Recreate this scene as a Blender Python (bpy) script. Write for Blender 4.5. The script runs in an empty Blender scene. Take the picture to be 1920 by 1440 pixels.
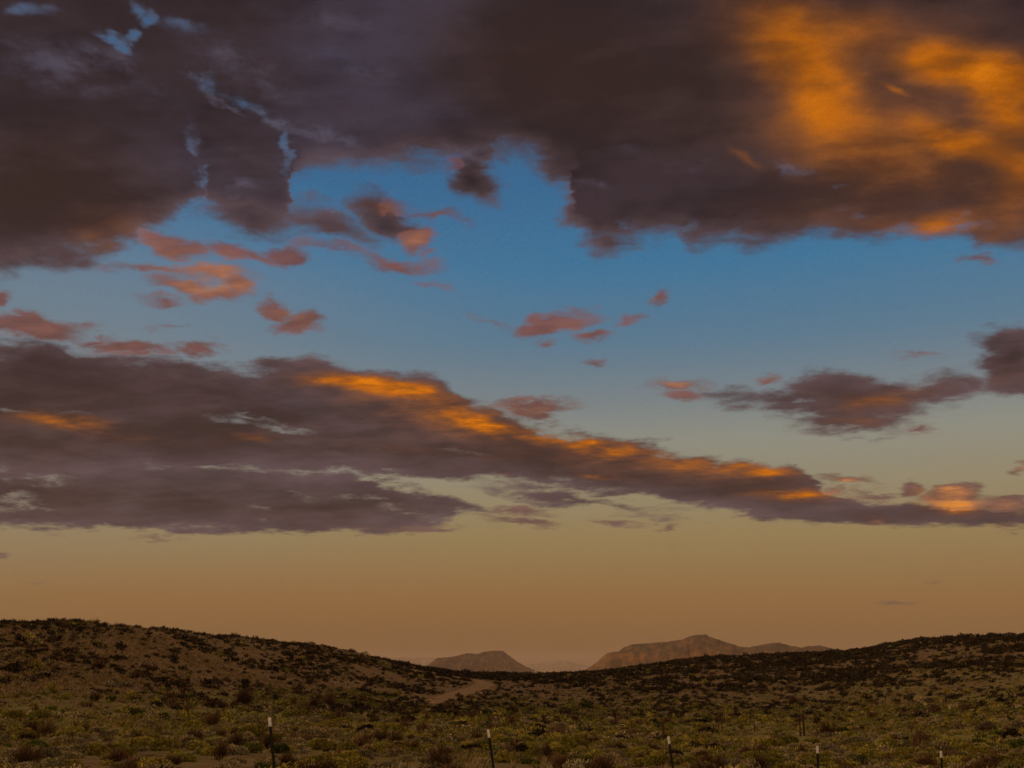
import bpy, math, random
import numpy as np
from mathutils import Vector, Matrix

rng = np.random.default_rng(7)
random.seed(7)
S = bpy.context.scene
COL = S.collection
R = math.radians

# ------------------------------------------------------------------ camera
F = 2059.0            # focal length in photo pixels (photo 1920 x 1440)
PITCH = R(15.1)
EYE = 2.0
HAZE = 1.3e-5
CX, CY = 960.0, 720.0
cam = bpy.data.cameras.new('camera')
cam.sensor_width = 36.0
cam.lens = 36.0 * F / 1920.0
cam.clip_start = 0.1
cam.clip_end = 120000.0
camo = bpy.data.objects.new('camera', cam)
COL.objects.link(camo)
camo.location = (0, 0, EYE)
camo.rotation_euler = (R(90) + PITCH, 0, 0)
S.camera = camo

def ray(px, py):
    """photo pixel -> unit world direction"""
    a = (px - CX) / F
    b = (CY - py) / F
    x, y, z = a, math.cos(PITCH) - b * math.sin(PITCH), math.sin(PITCH) + b * math.cos(PITCH)
    n = math.sqrt(x * x + y * y + z * z)
    return x / n, y / n, z / n

def azel(px, py):
    x, y, z = ray(px, py)
    return math.degrees(math.atan2(x, y)), math.degrees(math.asin(z))

def tanel(px, py):
    x, y, z = ray(px, py)
    return z / math.hypot(x, y)

def to_px(x, y, z):
    """world point -> photo pixel (numpy ok)"""
    z = z - EYE
    fw = y * math.cos(PITCH) + z * math.sin(PITCH)
    up = -y * math.sin(PITCH) + z * math.cos(PITCH)
    return CX + F * x / fw, CY - F * up / fw, fw

def srgb(r, g, b):
    def f(c):
        c /= 255.0
        return c / 12.92 if c <= 0.04045 else ((c + 0.055) / 1.055) ** 2.4
    return (f(r), f(g), f(b))

# ------------------------------------------------------------------ scene bookkeeping
def tag(o, label=None, cat=None, group=None, kind=None):
    if label: o['label'] = label
    if cat: o['category'] = cat
    if group: o['group'] = group
    if kind: o['kind'] = kind
    return o

def empty(name, loc=(0, 0, 0), rot=(0, 0, 0), scale=(1, 1, 1)):
    o = bpy.data.objects.new(name, None)
    o.empty_display_size = 0.2
    COL.objects.link(o)
    o.location = loc; o.rotation_euler = rot; o.scale = scale
    return o

def np_mesh(name, verts, faces, mat, smooth=False, attr=None):
    """verts (n,3); faces: (m,k) int array, all with k corners"""
    me = bpy.data.meshes.new(name)
    verts = np.asarray(verts, dtype=np.float32); faces = np.asarray(faces, dtype=np.int32)
    n, m, k = len(verts), len(faces), faces.shape[1]
    me.vertices.add(n); me.vertices.foreach_set('co', verts.ravel())
    me.loops.add(m * k); me.loops.foreach_set('vertex_index', faces.ravel())
    me.polygons.add(m)
    me.polygons.foreach_set('loop_start', np.arange(0, m * k, k, dtype=np.int32))
    me.polygons.foreach_set('loop_total', np.full(m, k, dtype=np.int32))
    me.polygons.foreach_set('use_smooth', np.full(m, smooth, dtype=bool))
    if attr:
        for an, av in attr.items():
            a = me.attributes.new(an, 'FLOAT_COLOR', 'POINT')
            c = np.ones((n, 4), dtype=np.float32); c[:, :3] = av
            a.data.foreach_set('color', c.ravel())
    me.update(calc_edges=True)
    if mat: me.materials.append(mat)
    return me

def link(name, me, parent=None, loc=None):
    o = bpy.data.objects.new(name, me)
    COL.objects.link(o)
    if parent: o.parent = parent
    if loc is not None: o.location = loc
    return o

# ------------------------------------------------------------------ node expression helper
class NT:
    def __init__(s, nt): s.nt = nt
    def node(s, t, **kw):
        n = s.nt.nodes.new(t)
        for k, v in kw.items(): setattr(n, k, v)
        return n
    def put(s, sock, v):
        if isinstance(v, bpy.types.NodeSocket): s.nt.links.new(v, sock)
        elif v is not None:
            if hasattr(v, '__len__') and len(v) == 3 and sock.type == 'RGBA': v = (*v, 1)
            sock.default_value = v
    def m(s, op, a, b=None, c=None, clamp=False):
        n = s.node('ShaderNodeMath', operation=op, use_clamp=clamp)
        s.put(n.inputs[0], a)
        if b is not None: s.put(n.inputs[1], b)
        if c is not None: s.put(n.inputs[2], c)
        return n.outputs[0]
    def vm(s, op, a, b=None, sc=None, out=0):
        n = s.node('ShaderNodeVectorMath', operation=op)
        s.put(n.inputs[0], a)
        if b is not None: s.put(n.inputs[1], b)
        if sc is not None: s.put(n.inputs['Scale'], sc)
        return n.outputs[out]
    def add(s, a, b): return s.m('ADD', a, b)
    def sub(s, a, b): return s.m('SUBTRACT', a, b)
    def mul(s, a, b): return s.m('MULTIPLY', a, b)
    def mx(s, a, b): return s.m('MAXIMUM', a, b)
    def mn(s, a, b): return s.m('MINIMUM', a, b)
    def length(s, v): return s.vm('LENGTH', v, out=1)
    def comb(s, x, y, z=0.0):
        n = s.node('ShaderNodeCombineXYZ')
        for i, v in enumerate((x, y, z)): s.put(n.inputs[i], v)
        return n.outputs[0]
    def sep(s, v):
        n = s.node('ShaderNodeSeparateXYZ'); s.put(n.inputs[0], v); return n.outputs
    def noise(s, v, scale=1.0, detail=5.0, rough=0.55, lac=2.0, dist=0.0, color=False, dims='3D', typ='FBM'):
        n = s.node('ShaderNodeTexNoise', noise_dimensions=dims, noise_type=typ)
        s.put(n.inputs['Vector'], v)
        n.inputs['Scale'].default_value = scale; n.inputs['Detail'].default_value = detail
        n.inputs['Roughness'].default_value = rough; n.inputs['Lacunarity'].default_value = lac
        n.inputs['Distortion'].default_value = dist
        return n.outputs['Color' if color else 'Fac']
    def ss(s, v, a, b, lo=0.0, hi=1.0, interp='SMOOTHSTEP'):
        n = s.node('ShaderNodeMapRange', interpolation_type=interp)
        s.put(n.inputs[0], v)
        for i, q in enumerate((a, b, lo, hi)): s.put(n.inputs[i + 1], q)
        return n.outputs[0]
    def mix(s, f, a, b, blend='MIX'):
        n = s.node('ShaderNodeMix', data_type='RGBA', blend_type=blend)
        s.put(n.inputs['Factor'], f); s.put(n.inputs[6], a); s.put(n.inputs[7], b)
        return n.outputs[2]
    def ramp(s, v, stops, interp='LINEAR'):
        n = s.node('ShaderNodeValToRGB'); s.put(n.inputs[0], v)
        cr = n.color_ramp; cr.interpolation = interp
        while len(cr.elements) > 1: cr.elements.remove(cr.elements[-1])
        cr.elements[0].position = stops[0][0]; cr.elements[0].color = (*stops[0][1], 1)
        for p, c in stops[1:]:
            e = cr.elements.new(p); e.color = (*c, 1)
        return n.outputs[0]
    def fcurve(s, v, pts, x0, x1, y0, y1):
        """piecewise linear-ish curve from world units (x0..x1)->(y0..y1)"""
        n = s.node('ShaderNodeFloatCurve')
        s.put(n.inputs['Value'], s.ss(v, x0, x1, interp='LINEAR'))
        c = n.mapping.curves[0]
        P = [((x - x0) / (x1 - x0), (y - y0) / (y1 - y0)) for x, y in pts]
        c.points[0].location = P[0]; c.points[1].location = P[-1]
        for p in P[1:-1]: c.points.new(*p)
        for p in c.points: p.handle_type = 'AUTO_CLAMPED'
        n.mapping.use_clip = False
        n.mapping.update()
        return s.ss(n.outputs[0], 0.0, 1.0, y0, y1, interp='LINEAR')

# ------------------------------------------------------------------ sky, clouds, sun
SUN_EL, SUN_AZ = 7.0, -100.0      # degrees; azimuth from the view direction, negative = left / behind
SKY_STRENGTH = 0.1
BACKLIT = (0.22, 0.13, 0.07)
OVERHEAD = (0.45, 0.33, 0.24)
TOP_FILL = (2.3, 1.5, 0.68)  # glow of the added cloud patch that lights the ground from above
SUN_E = 1.5
world = bpy.data.worlds.new('World')
S.world = world
world.use_nodes = True
wt = world.node_tree
for n in list(wt.nodes): wt.nodes.remove(n)
W = NT(wt)
world.cycles.sampling_method = 'MANUAL'
world.cycles.sample_map_resolution = 512
tc = W.node('ShaderNodeTexCoord')
D = tc.outputs['Generated']
dx, dy, dz = W.sep(D)
DEG = 57.29578
AZ = W.mul(W.m('ARCTAN2', dx, dy), DEG)
EL = W.mul(W.m('ARCSINE', dz), DEG)

sky = W.node('ShaderNodeTexSky', sky_type='NISHITA')
sky.sun_disc = False
sky.sun_elevation = R(SUN_EL); sky.sun_rotation = R(SUN_AZ)
sky.air_density = 1.0; sky.dust_density = 1.5; sky.ozone_density = 2.0
# the evening air: gain by elevation on the physical sky
def S10(c, k=1.0): return tuple(v / SKY_STRENGTH * k for v in srgb(*c))
elstops = [(-2, (92, 62, 42)), (0.3, (108, 74, 54)), (1.6, (119, 80, 47)), (3.9, (141, 98, 50)), (7.2, (150, 124, 77)), (9.5, (150, 135, 103)), (12.1, (144, 142, 127)),
           (14.3, (122, 131, 134)), (17.2, (90, 122, 144)), (21.2, (60, 117, 155)), (25.3, (54, 105, 147)), (32, (52, 92, 130)), (60, (38, 66, 98)), (90, (30, 50, 76))]
f_el = W.ss(EL, -2.0, 90.0, interp='LINEAR')
grad = W.ramp(f_el, [((e + 2) / 92.0, S10(c)) for e, c in elstops])
# colour leans paler and warmer to the left (towards the sunset side)
side = W.ss(AZ, 4.0, -24.0)
side = W.mul(side, W.ss(EL, 3.0, 12.0))
side = W.mul(side, W.ss(EL, 26.0, 18.0))
grad = W.mix(W.mul(side, 0.38), grad, S10((140, 140, 138)))
# physical sky is kept for the directions round the low sun, where it is brighter
sunv = (math.sin(R(SUN_AZ)) * math.cos(R(SUN_EL)), math.cos(R(SUN_AZ)) * math.cos(R(SUN_EL)), math.sin(R(SUN_EL)))
cs = W.vm('DOT_PRODUCT', D, sunv, out=1)
toSun = W.ss(cs, 0.1, 0.95)
skyc = W.mix(W.add(0.1, W.mul(toSun, 0.5)), grad, sky.outputs[0])

# cloud-layer coordinates: a flat layer overhead, so its texture foreshortens to the horizon
zz = W.add(W.mx(dz, 0.0), 0.13)
CP = W.comb(W.m('DIVIDE', dx, zz), W.m('DIVIDE', dy, zz), 0.0)
n1 = W.noise(CP, 1.6, 3, 0.55, color=True, dims='2D')
n2 = W.noise(CP, 7.0, 4, 0.62, color=True, dims='2D')
w1 = W.vm('SUBTRACT', n1, (0.5, 0.5, 0.5))
w2 = W.vm('SUBTRACT', n2, (0.5, 0.5, 0.5))
wamp = W.ss(EL, 3.0, 26.0, 0.45, 1.15, interp='LINEAR')
AE = W.comb(AZ, EL, 0.0)
wv = W.vm('MULTIPLY', W.vm('SCALE', w1, sc=0.8), (1.4, 0.8, 0))
wv = W.vm('ADD', wv, W.vm('MULTIPLY', W.vm('SCALE', w2, sc=2.2), (1.3, 0.9, 0)))
P = W.vm('ADD', AE, W.vm('SCALE', wv, sc=wamp))
PX, PY, _ = W.sep(P)
P2 = W.vm('ADD', AE, W.vm('SCALE', W.vm('SCALE', wv, sc=wamp), sc=0.35))

ROT = {}
TILE = [-180, 180, -90, 90]
def ell(e, src=None):
    """photo-pixel ellipse -> (normalised distance, min radius in degrees), or None when it cannot reach this tile"""
    cx, cy, rx, ry = e[:4]; ang = R(e[4]) if len(e) > 4 else 0.0
    ca, sa = math.cos(ang), math.sin(ang)
    c = azel(cx, cy)
    a = azel(cx + rx * ca, cy + rx * sa)
    b = azel(cx + ry * sa, cy - ry * ca)
    va = (a[0] - c[0], a[1] - c[1]); vb = (b[0] - c[0], b[1] - c[1])
    ra, rb = math.hypot(*va), math.hypot(*vb)
    hx = 1.3 * math.hypot(va[0], vb[0]) + 2.6; hy = 1.3 * math.hypot(va[1], vb[1]) + 1.7
    if c[0] + hx < TILE[0] or c[0] - hx > TILE[1] or c[1] + hy < TILE[2] or c[1] - hy > TILE[3]: return None
    th = 5 * round(math.degrees(math.atan2(va[1], va[0])) / 5)
    t = R(th)
    src = src or IN['P']
    key = (th, src.node.name)
    if key not in ROT:
        ROT[key] = W.comb(W.vm('DOT_PRODUCT', src, (math.cos(t), math.sin(t), 0), out=1), W.vm('DOT_PRODUCT', src, (-math.sin(t), math.cos(t), 0), out=1)) if th else src
    cu, cv = c[0] * math.cos(t) + c[1] * math.sin(t), -c[0] * math.sin(t) + c[1] * math.cos(t)
    n = W.node('ShaderNodeVectorMath', operation='MULTIPLY_ADD')
    W.put(n.inputs[0], ROT[key]); n.inputs[1].default_value = (1 / ra, 1 / rb, 0); n.inputs[2].default_value = (-cu / ra, -cv / rb, 0)
    return W.length(n.outputs[0]), min(ra, rb)

def union(lst, base):
    acc = base
    ROT.clear()
    for e in sorted(lst, key=lambda e: e[4] if len(e) > 4 else 0):
        q = ell(e)
        if q is None: continue
        d = W.m('MULTIPLY_ADD', q[0], -q[1], q[1])
        acc = W.mx(acc, d)
    return acc

def glow(lst, k=0.0, src=None, acc=None, sc=1.0):
    ROT.clear()
    for e in sorted(lst, key=lambda e: e[4]):
        q = ell(e, src)
        if q is None: continue
        g = W.ss(q[0], 1.3, 0.0, 0.0, e[5] * sc)
        acc = g if acc is None else (W.m('MULTIPLY_ADD', acc, W.sub(1.0, g), g) if k else W.mx(acc, g))
    return 0.0 if acc is None else acc

def edge_pts(pts, x0=-40.0, x1=40.0):
    A = sorted(azel(*p) for p in pts)
    A = [(max(x0, min(x1, a)), e) for a, e in A]
    if A[0][0] > x0: A.insert(0, (x0, A[0][1]))
    if A[-1][0] < x1: A.append((x1, A[-1][1]))
    return A
def edge(A):
    return W.fcurve(IN['PX'], A, -40.0, 40.0, 0.0, 40.0)

E1 = edge_pts([(0, 508), (80, 500), (170, 492), (240, 462), (300, 428), (335, 405), (352, 380), (372, 385), (400, 404), (450, 410), (520, 425),
           (548, 395), (562, 320), (600, 302), (650, 305), (720, 288), (780, 284), (850, 292), (940, 288), (985, 296), (1020, 312), (1050, 328), (1075, 350),
           (1090, 440), (1135, 460), (1180, 445), (1230, 425), (1275, 430), (1300, 455), (1360, 460), (1450, 462), (1540, 445), (1600, 450), (1680, 458), (1740, 450),
           (1800, 462), (1860, 485), (1920, 475), (2100, 480)])
U2 = edge_pts([(-60, 655), (0, 652), (100, 645), (200, 662), (330, 672), (400, 682), (450, 694), (510, 682), (580, 676), (650, 690), (700, 703), (790, 713),
           (850, 733), (880, 756), (930, 772), (985, 798), (1040, 810), (1160, 824), (1250, 848), (1330, 868), (1420, 872), (1500, 884), (1560, 925), (1620, 948), (1700, 952),
           (1780, 945), (1850, 950), (1920, 952), (2100, 955)])
L2 = edge_pts([(-60, 882), (0, 885), (120, 892), (250, 884), (400, 880), (480, 882), (560, 888), (650, 884), (760, 895), (860, 900), (930, 897), (990, 900), (1060, 915), (1130, 926),
           (1200, 934), (1280, 945), (1340, 952), (1420, 966), (1500, 978), (1600, 980), (1700, 985), (1840, 988), (1920, 985), (2100, 985)])
U3 = edge_pts([(-60, 870), (0, 870), (120, 870), (250, 870), (400, 870), (480, 878), (560, 890), (640, 892), (720, 900), (790, 918), (850, 934), (890, 950), (930, 962), (960, 975), (2100, 975)])
L3 = edge_pts([(-60, 988), (0, 986), (100, 992), (200, 990), (330, 992), (450, 990), (560, 996), (640, 1000), (720, 997), (770, 990), (820, 978), (870, 962), (905, 957), (960, 955), (2100, 955)])

BIG = [(470, 410, 120, 40, 10), (620, 428, 85, 30, 14), (1590, 742, 150, 48, 0), (1490, 752, 150, 24, 2), (1600, 788, 115, 26, 0), (1740, 728, 95, 22, -12),
             (1890, 672, 66, 52, 0), (1905, 715, 70, 25, 0), (1060, 935, 150, 10, 9), (1160, 945, 80, 9, 6), (735, 412, 62, 40, 30), (900, 328, 55, 50, 60), (1810, 717, 40, 14, 0), (1110, 405, 44, 46, 0)]
HOLES = [(50, 6, 40, 12, 0, 2.0), (244, 12, 20, 9, 10, 2.6), (268, 26, 20, 11, 30, 2.8), (230, 62, 20, 9, -30, 2.4), (196, 68, 26, 7, 15, 2.2), (208, 88, 22, 9, 35, 2.6), (170, 60, 26, 4, 20, 1.2), (345, 45, 60, 12, 8, 1.2), (368, 150, 60, 9, 18, 2.2), (480, 195, 70, 9, 22, 1.3),
              (350, 290, 14, 50, -4, 1.2), (362, 355, 9, 46, 0, 2.6), (548, 285, 10, 34, 0, 2.2), (1545, 345, 22, 5, 3, 1.5), (1590, 396, 60, 6, 10, .6), (850, 966, 62, 7, -3, 2.2), (760, 955, 60, 4, 0, 1.2), (1180, 425, 34, 10, 0, 1.6), (1290, 432, 40, 10, 0, 1.4),
              (1800, 425, 60, 10, -10, 1.4), (640, 235, 70, 10, 20, .7), (1450, 305, 60, 10, 10, .6),
              (470, 782, 90, 4, 12, 1.3), (520, 800, 60, 4, 14, 1.3), (420, 775, 70, 7, 10, .9), (545, 806, 40, 5, 12, 1.2), (290, 880, 50, 5, 5, 1.0), (75, 902, 80, 8, 4, 1.3), (20, 935, 60, 5, 4, 1.6), (35, 948, 70, 5, 6, 1.5), (10, 958, 50, 4, 2, 1.2),
              (640, 888, 90, 6, 4, 1.1), (840, 905, 110, 6, 3, 1.3), (690, 938, 90, 5, 6, 1.3), (560, 928, 60, 4, 6, .9), (480, 950, 40, 4, 0, .7), (400, 985, 60, 5, 0, .9), (330, 985, 40, 5, 0, .7), (275, 684, 40, 5, 0, 1.0), (170, 660, 60, 5, 6, .9), (10, 675, 30, 5, 0, .9),
              (1100, 907, 80, 9, 10, 1.2), (20, 770, 40, 5, 10, .7), (130, 770, 60, 4, 6, .7), (880, 852, 60, 4, 4, .5)]
SMALL = [(870, 297, 34, 11, 0), (782, 447, 42, 20, -18), (740, 385, 50, 12, -4), (820, 395, 52, 9, 8), (866, 411, 16, 6, 0), (545, 482, 46, 22, -5), (325, 462, 85, 17, 12), (430, 477, 62, 15, 14),
               (480, 490, 50, 10, 12), (635, 468, 90, 9, 10), (745, 495, 85, 13, 8), (805, 474, 17, 7, 0), (800, 533, 38, 6, 5), (275, 503, 80, 8, 2), (395, 514, 68, 9, 8), (350, 533, 52, 12, 5),
               (400, 547, 55, 12, 2), (440, 535, 32, 12, 20), (310, 562, 40, 8, 5), (522, 585, 40, 16, 22), (565, 608, 50, 16, -6), (326, 618, 40, 5, 2), (0, 566, 22, 15, 10), (60, 615, 105, 18, 2),
               (180, 634, 32, 7, 0), (260, 650, 90, 12, 4), (375, 652, 52, 11, 2), (910, 598, 62, 5, 14), (1035, 605, 70, 20, -14), (1108, 632, 36, 12, -10), (1020, 645, 16, 5, 0),
               (1226, 560, 24, 9, -32), (1166, 600, 20, 4, 0), (1116, 679, 28, 7, 2), (1277, 720, 64, 7, 2), (1292, 741, 36, 9, 6), (1440, 708, 28, 9, -20), (1720, 670, 34, 5, 0), (1726, 806, 32, 7, 0),
               (1000, 762, 72, 10, 2), (1000, 780, 45, 14, 10), (1585, 902, 52, 7, 2), (1560, 922, 18, 6, 0), (1640, 926, 45, 7, 0), (1712, 920, 30, 12, -5), (1795, 930, 65, 14, -3), (1830, 915, 30, 7, 0),
               (1638, 973, 40, 10, 0), (1790, 955, 62, 20, 0), (1890, 945, 60, 14, 5), (1885, 985, 34, 7, 0), (1916, 872, 16, 6, 0), (1912, 884, 14, 5, 10), (970, 958, 78, 6, 2), (985, 980, 85, 8, 4),
               (1156, 983, 44, 5, 3), (1256, 989, 22, 4, 0), (780, 992, 76, 8, 2), (1688, 1130, 28, 3, 0), (1748, 1090, 26, 3, 0), (64, 1092, 28, 3, 0), (0, 1042, 16, 4, 0), (1842, 490, 38, 13, 0),
               (285, 1010, 30, 3, 0), (1470, 965, 60, 5, 0), (1220, 1197, 24, 3, 4)]
GLOW_TOP = [(1420, 60, 200, 130, 20, .42), (1500, 110, 130, 90, 40, .86), (1545, 195, 100, 80, 25, .6), (1480, 60, 150, 120, 20, .55), (1620, 45, 90, 50, 0, .5), (1830, 130, 190, 55, 10, 1.0), (1760, 115, 100, 45, 0, .85),
          (1890, 165, 110, 60, 15, .95), (1890, 215, 80, 50, 15, .9), (1860, 285, 120, 36, 22, 1.0), (1770, 260, 90, 36, 20, .8), (1920, 330, 90, 40, 20, .6), (1755, 428, 95, 30, -14, .95), (1690, 425, 90, 30, -5, .5),
          (1700, 280, 400, 250, 8, .62), (1580, 270, 220, 80, 10, .45), (1395, 298, 45, 12, 30, .42), (1500, 410, 220, 45, 5, .26), (1672, 168, 30, 8, 24, .6), (1680, 60, 380, 110, 0, .36), (1870, 440, 120, 50, 0, .4),
          (225, 415, 100, 40, 0, .3), (165, 450, 60, 22, 10, .32), (60, 380, 330, 160, 0, .1), (1080, 180, 300, 150, 20, .05), (1900, 370, 80, 60, 0, .5), (1915, 140, 110, 60, 10, .8), (1925, 260, 100, 60, 15, .75)]
GLOW_LOW = [(640, 714, 120, 17, 3, .85), (745, 726, 115, 20, 6, .8), (840, 752, 110, 30, 16, .72), (770, 765, 290, 66, 14, .6), (1090, 850, 260, 46, 9, .5), (1400, 905, 220, 42, 5, .42), (620, 830, 300, 60, 5, .14), (120, 830, 220, 50, 5, .16), (935, 800, 130, 20, 10, 1.05), (1050, 828, 150, 24, 9, .85),
          (1180, 845, 160, 24, 9, .72), (990, 770, 90, 22, 2, .8), (1320, 875, 160, 24, 6, .5), (1440, 882, 120, 22, 5, .82), (1490, 925, 140, 18, 3, .85), (1585, 902, 60, 12, 2, .85),
          (90, 783, 125, 20, 4, .78), (215, 808, 135, 22, 8, .74), (470, 820, 62, 12, 2, .72), (410, 832, 38, 10, 0, .5), (338, 836, 22, 8, 0, .38), (800, 845, 190, 14, 5, .26), (1120, 893, 66, 8, 2, .55),
          (950, 890, 22, 6, 0, .6), (1790, 950, 72, 26, 0, 1.25), (1800, 925, 95, 18, 0, 1.0), (1740, 940, 60, 24, 0, .8), (700, 988, 80, 8, 0, .3), (1715, 920, 34, 13, 0, .65), (1640, 973, 44, 12, 0, .7), (1895, 950, 60, 22, 0, .7), (1885, 985, 40, 10, 0, .6), (1915, 877, 30, 18, 0, .8),
          (1610, 765, 190, 50, 0, .3), (1650, 752, 80, 16, 0, .45), (1700, 735, 120, 22, -10, .35), (1600, 792, 130, 16, 0, .35), (1885, 700, 60, 26, 0, .35), (1277, 720, 74, 9, 2, .85),
          (350, 490, 230, 52, 8, .62), (400, 540, 170, 40, 0, .66), (545, 597, 90, 34, 8, .68), (780, 447, 60, 26, -15, .72), (735, 386, 60, 16, 0, .6), (820, 398, 70, 16, 6, .5), (700, 490, 180, 40, 5, .3),
          (70, 612, 130, 24, 0, .42), (210, 640, 130, 16, 3, .5), (1060, 615, 110, 36, -6, .36), (1225, 560, 34, 14, -30, .4), (905, 597, 80, 10, 12, .55)]
VEIL = [(430, 195, 60, 12, 30, .8), (510, 215, 40, 10, 25, .9), (620, 245, 110, 20, 14, .7), (820, 275, 200, 22, 4, .6), (350, 285, 18, 60, 0, .9), (700, 130, 240, 45, 14, .4), (150, 130, 260, 80, 10, .5), (470, 130, 200, 60, 15, .4), (330, 130, 70, 20, 15, .5), (450, 355, 90, 14, -8, .5), (1100, 345, 120, 16, 10, .4), (1480, 310, 70, 10, 15, .5), (1250, 300, 200, 22, 8, .3), (600, 30, 200, 40, 5, .3), (900, 50, 200, 40, 15, .2)]
BROWN = [(60, 350, 280, 150, 0, .9), (1080, 130, 420, 170, 15, .9), (1350, 200, 300, 120, 20, .7), (480, 300, 100, 80, 0, .4)]

CPS = W.vm('MULTIPLY', CP, (0.62, 1.0, 1.0))
fbm = W.noise(CPS, 3.6, 6, 0.58, dims='2D')
det = W.noise(CPS, 16.0, 4, 0.6, dims='2D')
dn = W.add(W.mul(W.sub(fbm, 0.5), 2.4), W.mul(W.sub(det, 0.5), 0.9))
dn = W.mul(dn, wamp)
soft = W.ss(EL, 4.0, 26.0, 0.17, 0.5, interp='LINEAR')
relief = W.sub(fbm, W.noise(W.vm('ADD', CPS, (-0.10, -0.05, 0)), 3.6, 4, 0.55, dims='2D'))
relief2 = W.sub(det, W.noise(W.vm('ADD', CPS, (-0.025, -0.012, 0)), 16.0, 3, 0.6, dims='2D'))
rel = W.add(W.mul(relief, 1.3), W.mul(relief2, 0.5))
lowf = W.noise(CP, 1.1, 3, 0.5, dims='2D')
f4 = W.ss(EL, 4.0, 30.0, interp='LINEAR')
cA = W.ramp(f4, [(0.0, S10((70, 52, 49))), (0.35, S10((65, 49, 49))), (0.6, S10((58, 46, 51))), (0.85, S10((48, 38, 44))), (1.0, S10((48, 38, 43)))])
cBl = W.ramp(f4, [(0.0, S10((78, 62, 60))), (0.5, S10((71, 58, 63))), (1.0, S10((57, 52, 67)))])
tcol = W.ss(W.add(lowf, W.mul(W.sub(fbm, 0.5), 0.5)), 0.42, 0.74)
basecol = W.mix(tcol, cA, cBl)
pinkc = W.ramp(f4, [(0.0, S10((104, 84, 78))), (0.45, S10((124, 80, 74))), (1.0, S10((114, 74, 78)))])
shade = W.add(1.0, W.m('MINIMUM', W.m('MAXIMUM', W.mul(rel, W.ss(EL, 8.0, 16.0, 0.8, 1.1)), -0.2), 0.25))
glit = W.add(1.0, W.mul(rel, W.ss(EL, 12.0, 22.0, 1.5, 0.7)))

def background(color):
    n = W.node('ShaderNodeBackground'); n.inputs['Strength'].default_value = SKY_STRENGTH
    W.put(n.inputs['Color'], color)
    return n.outputs[0]

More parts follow.
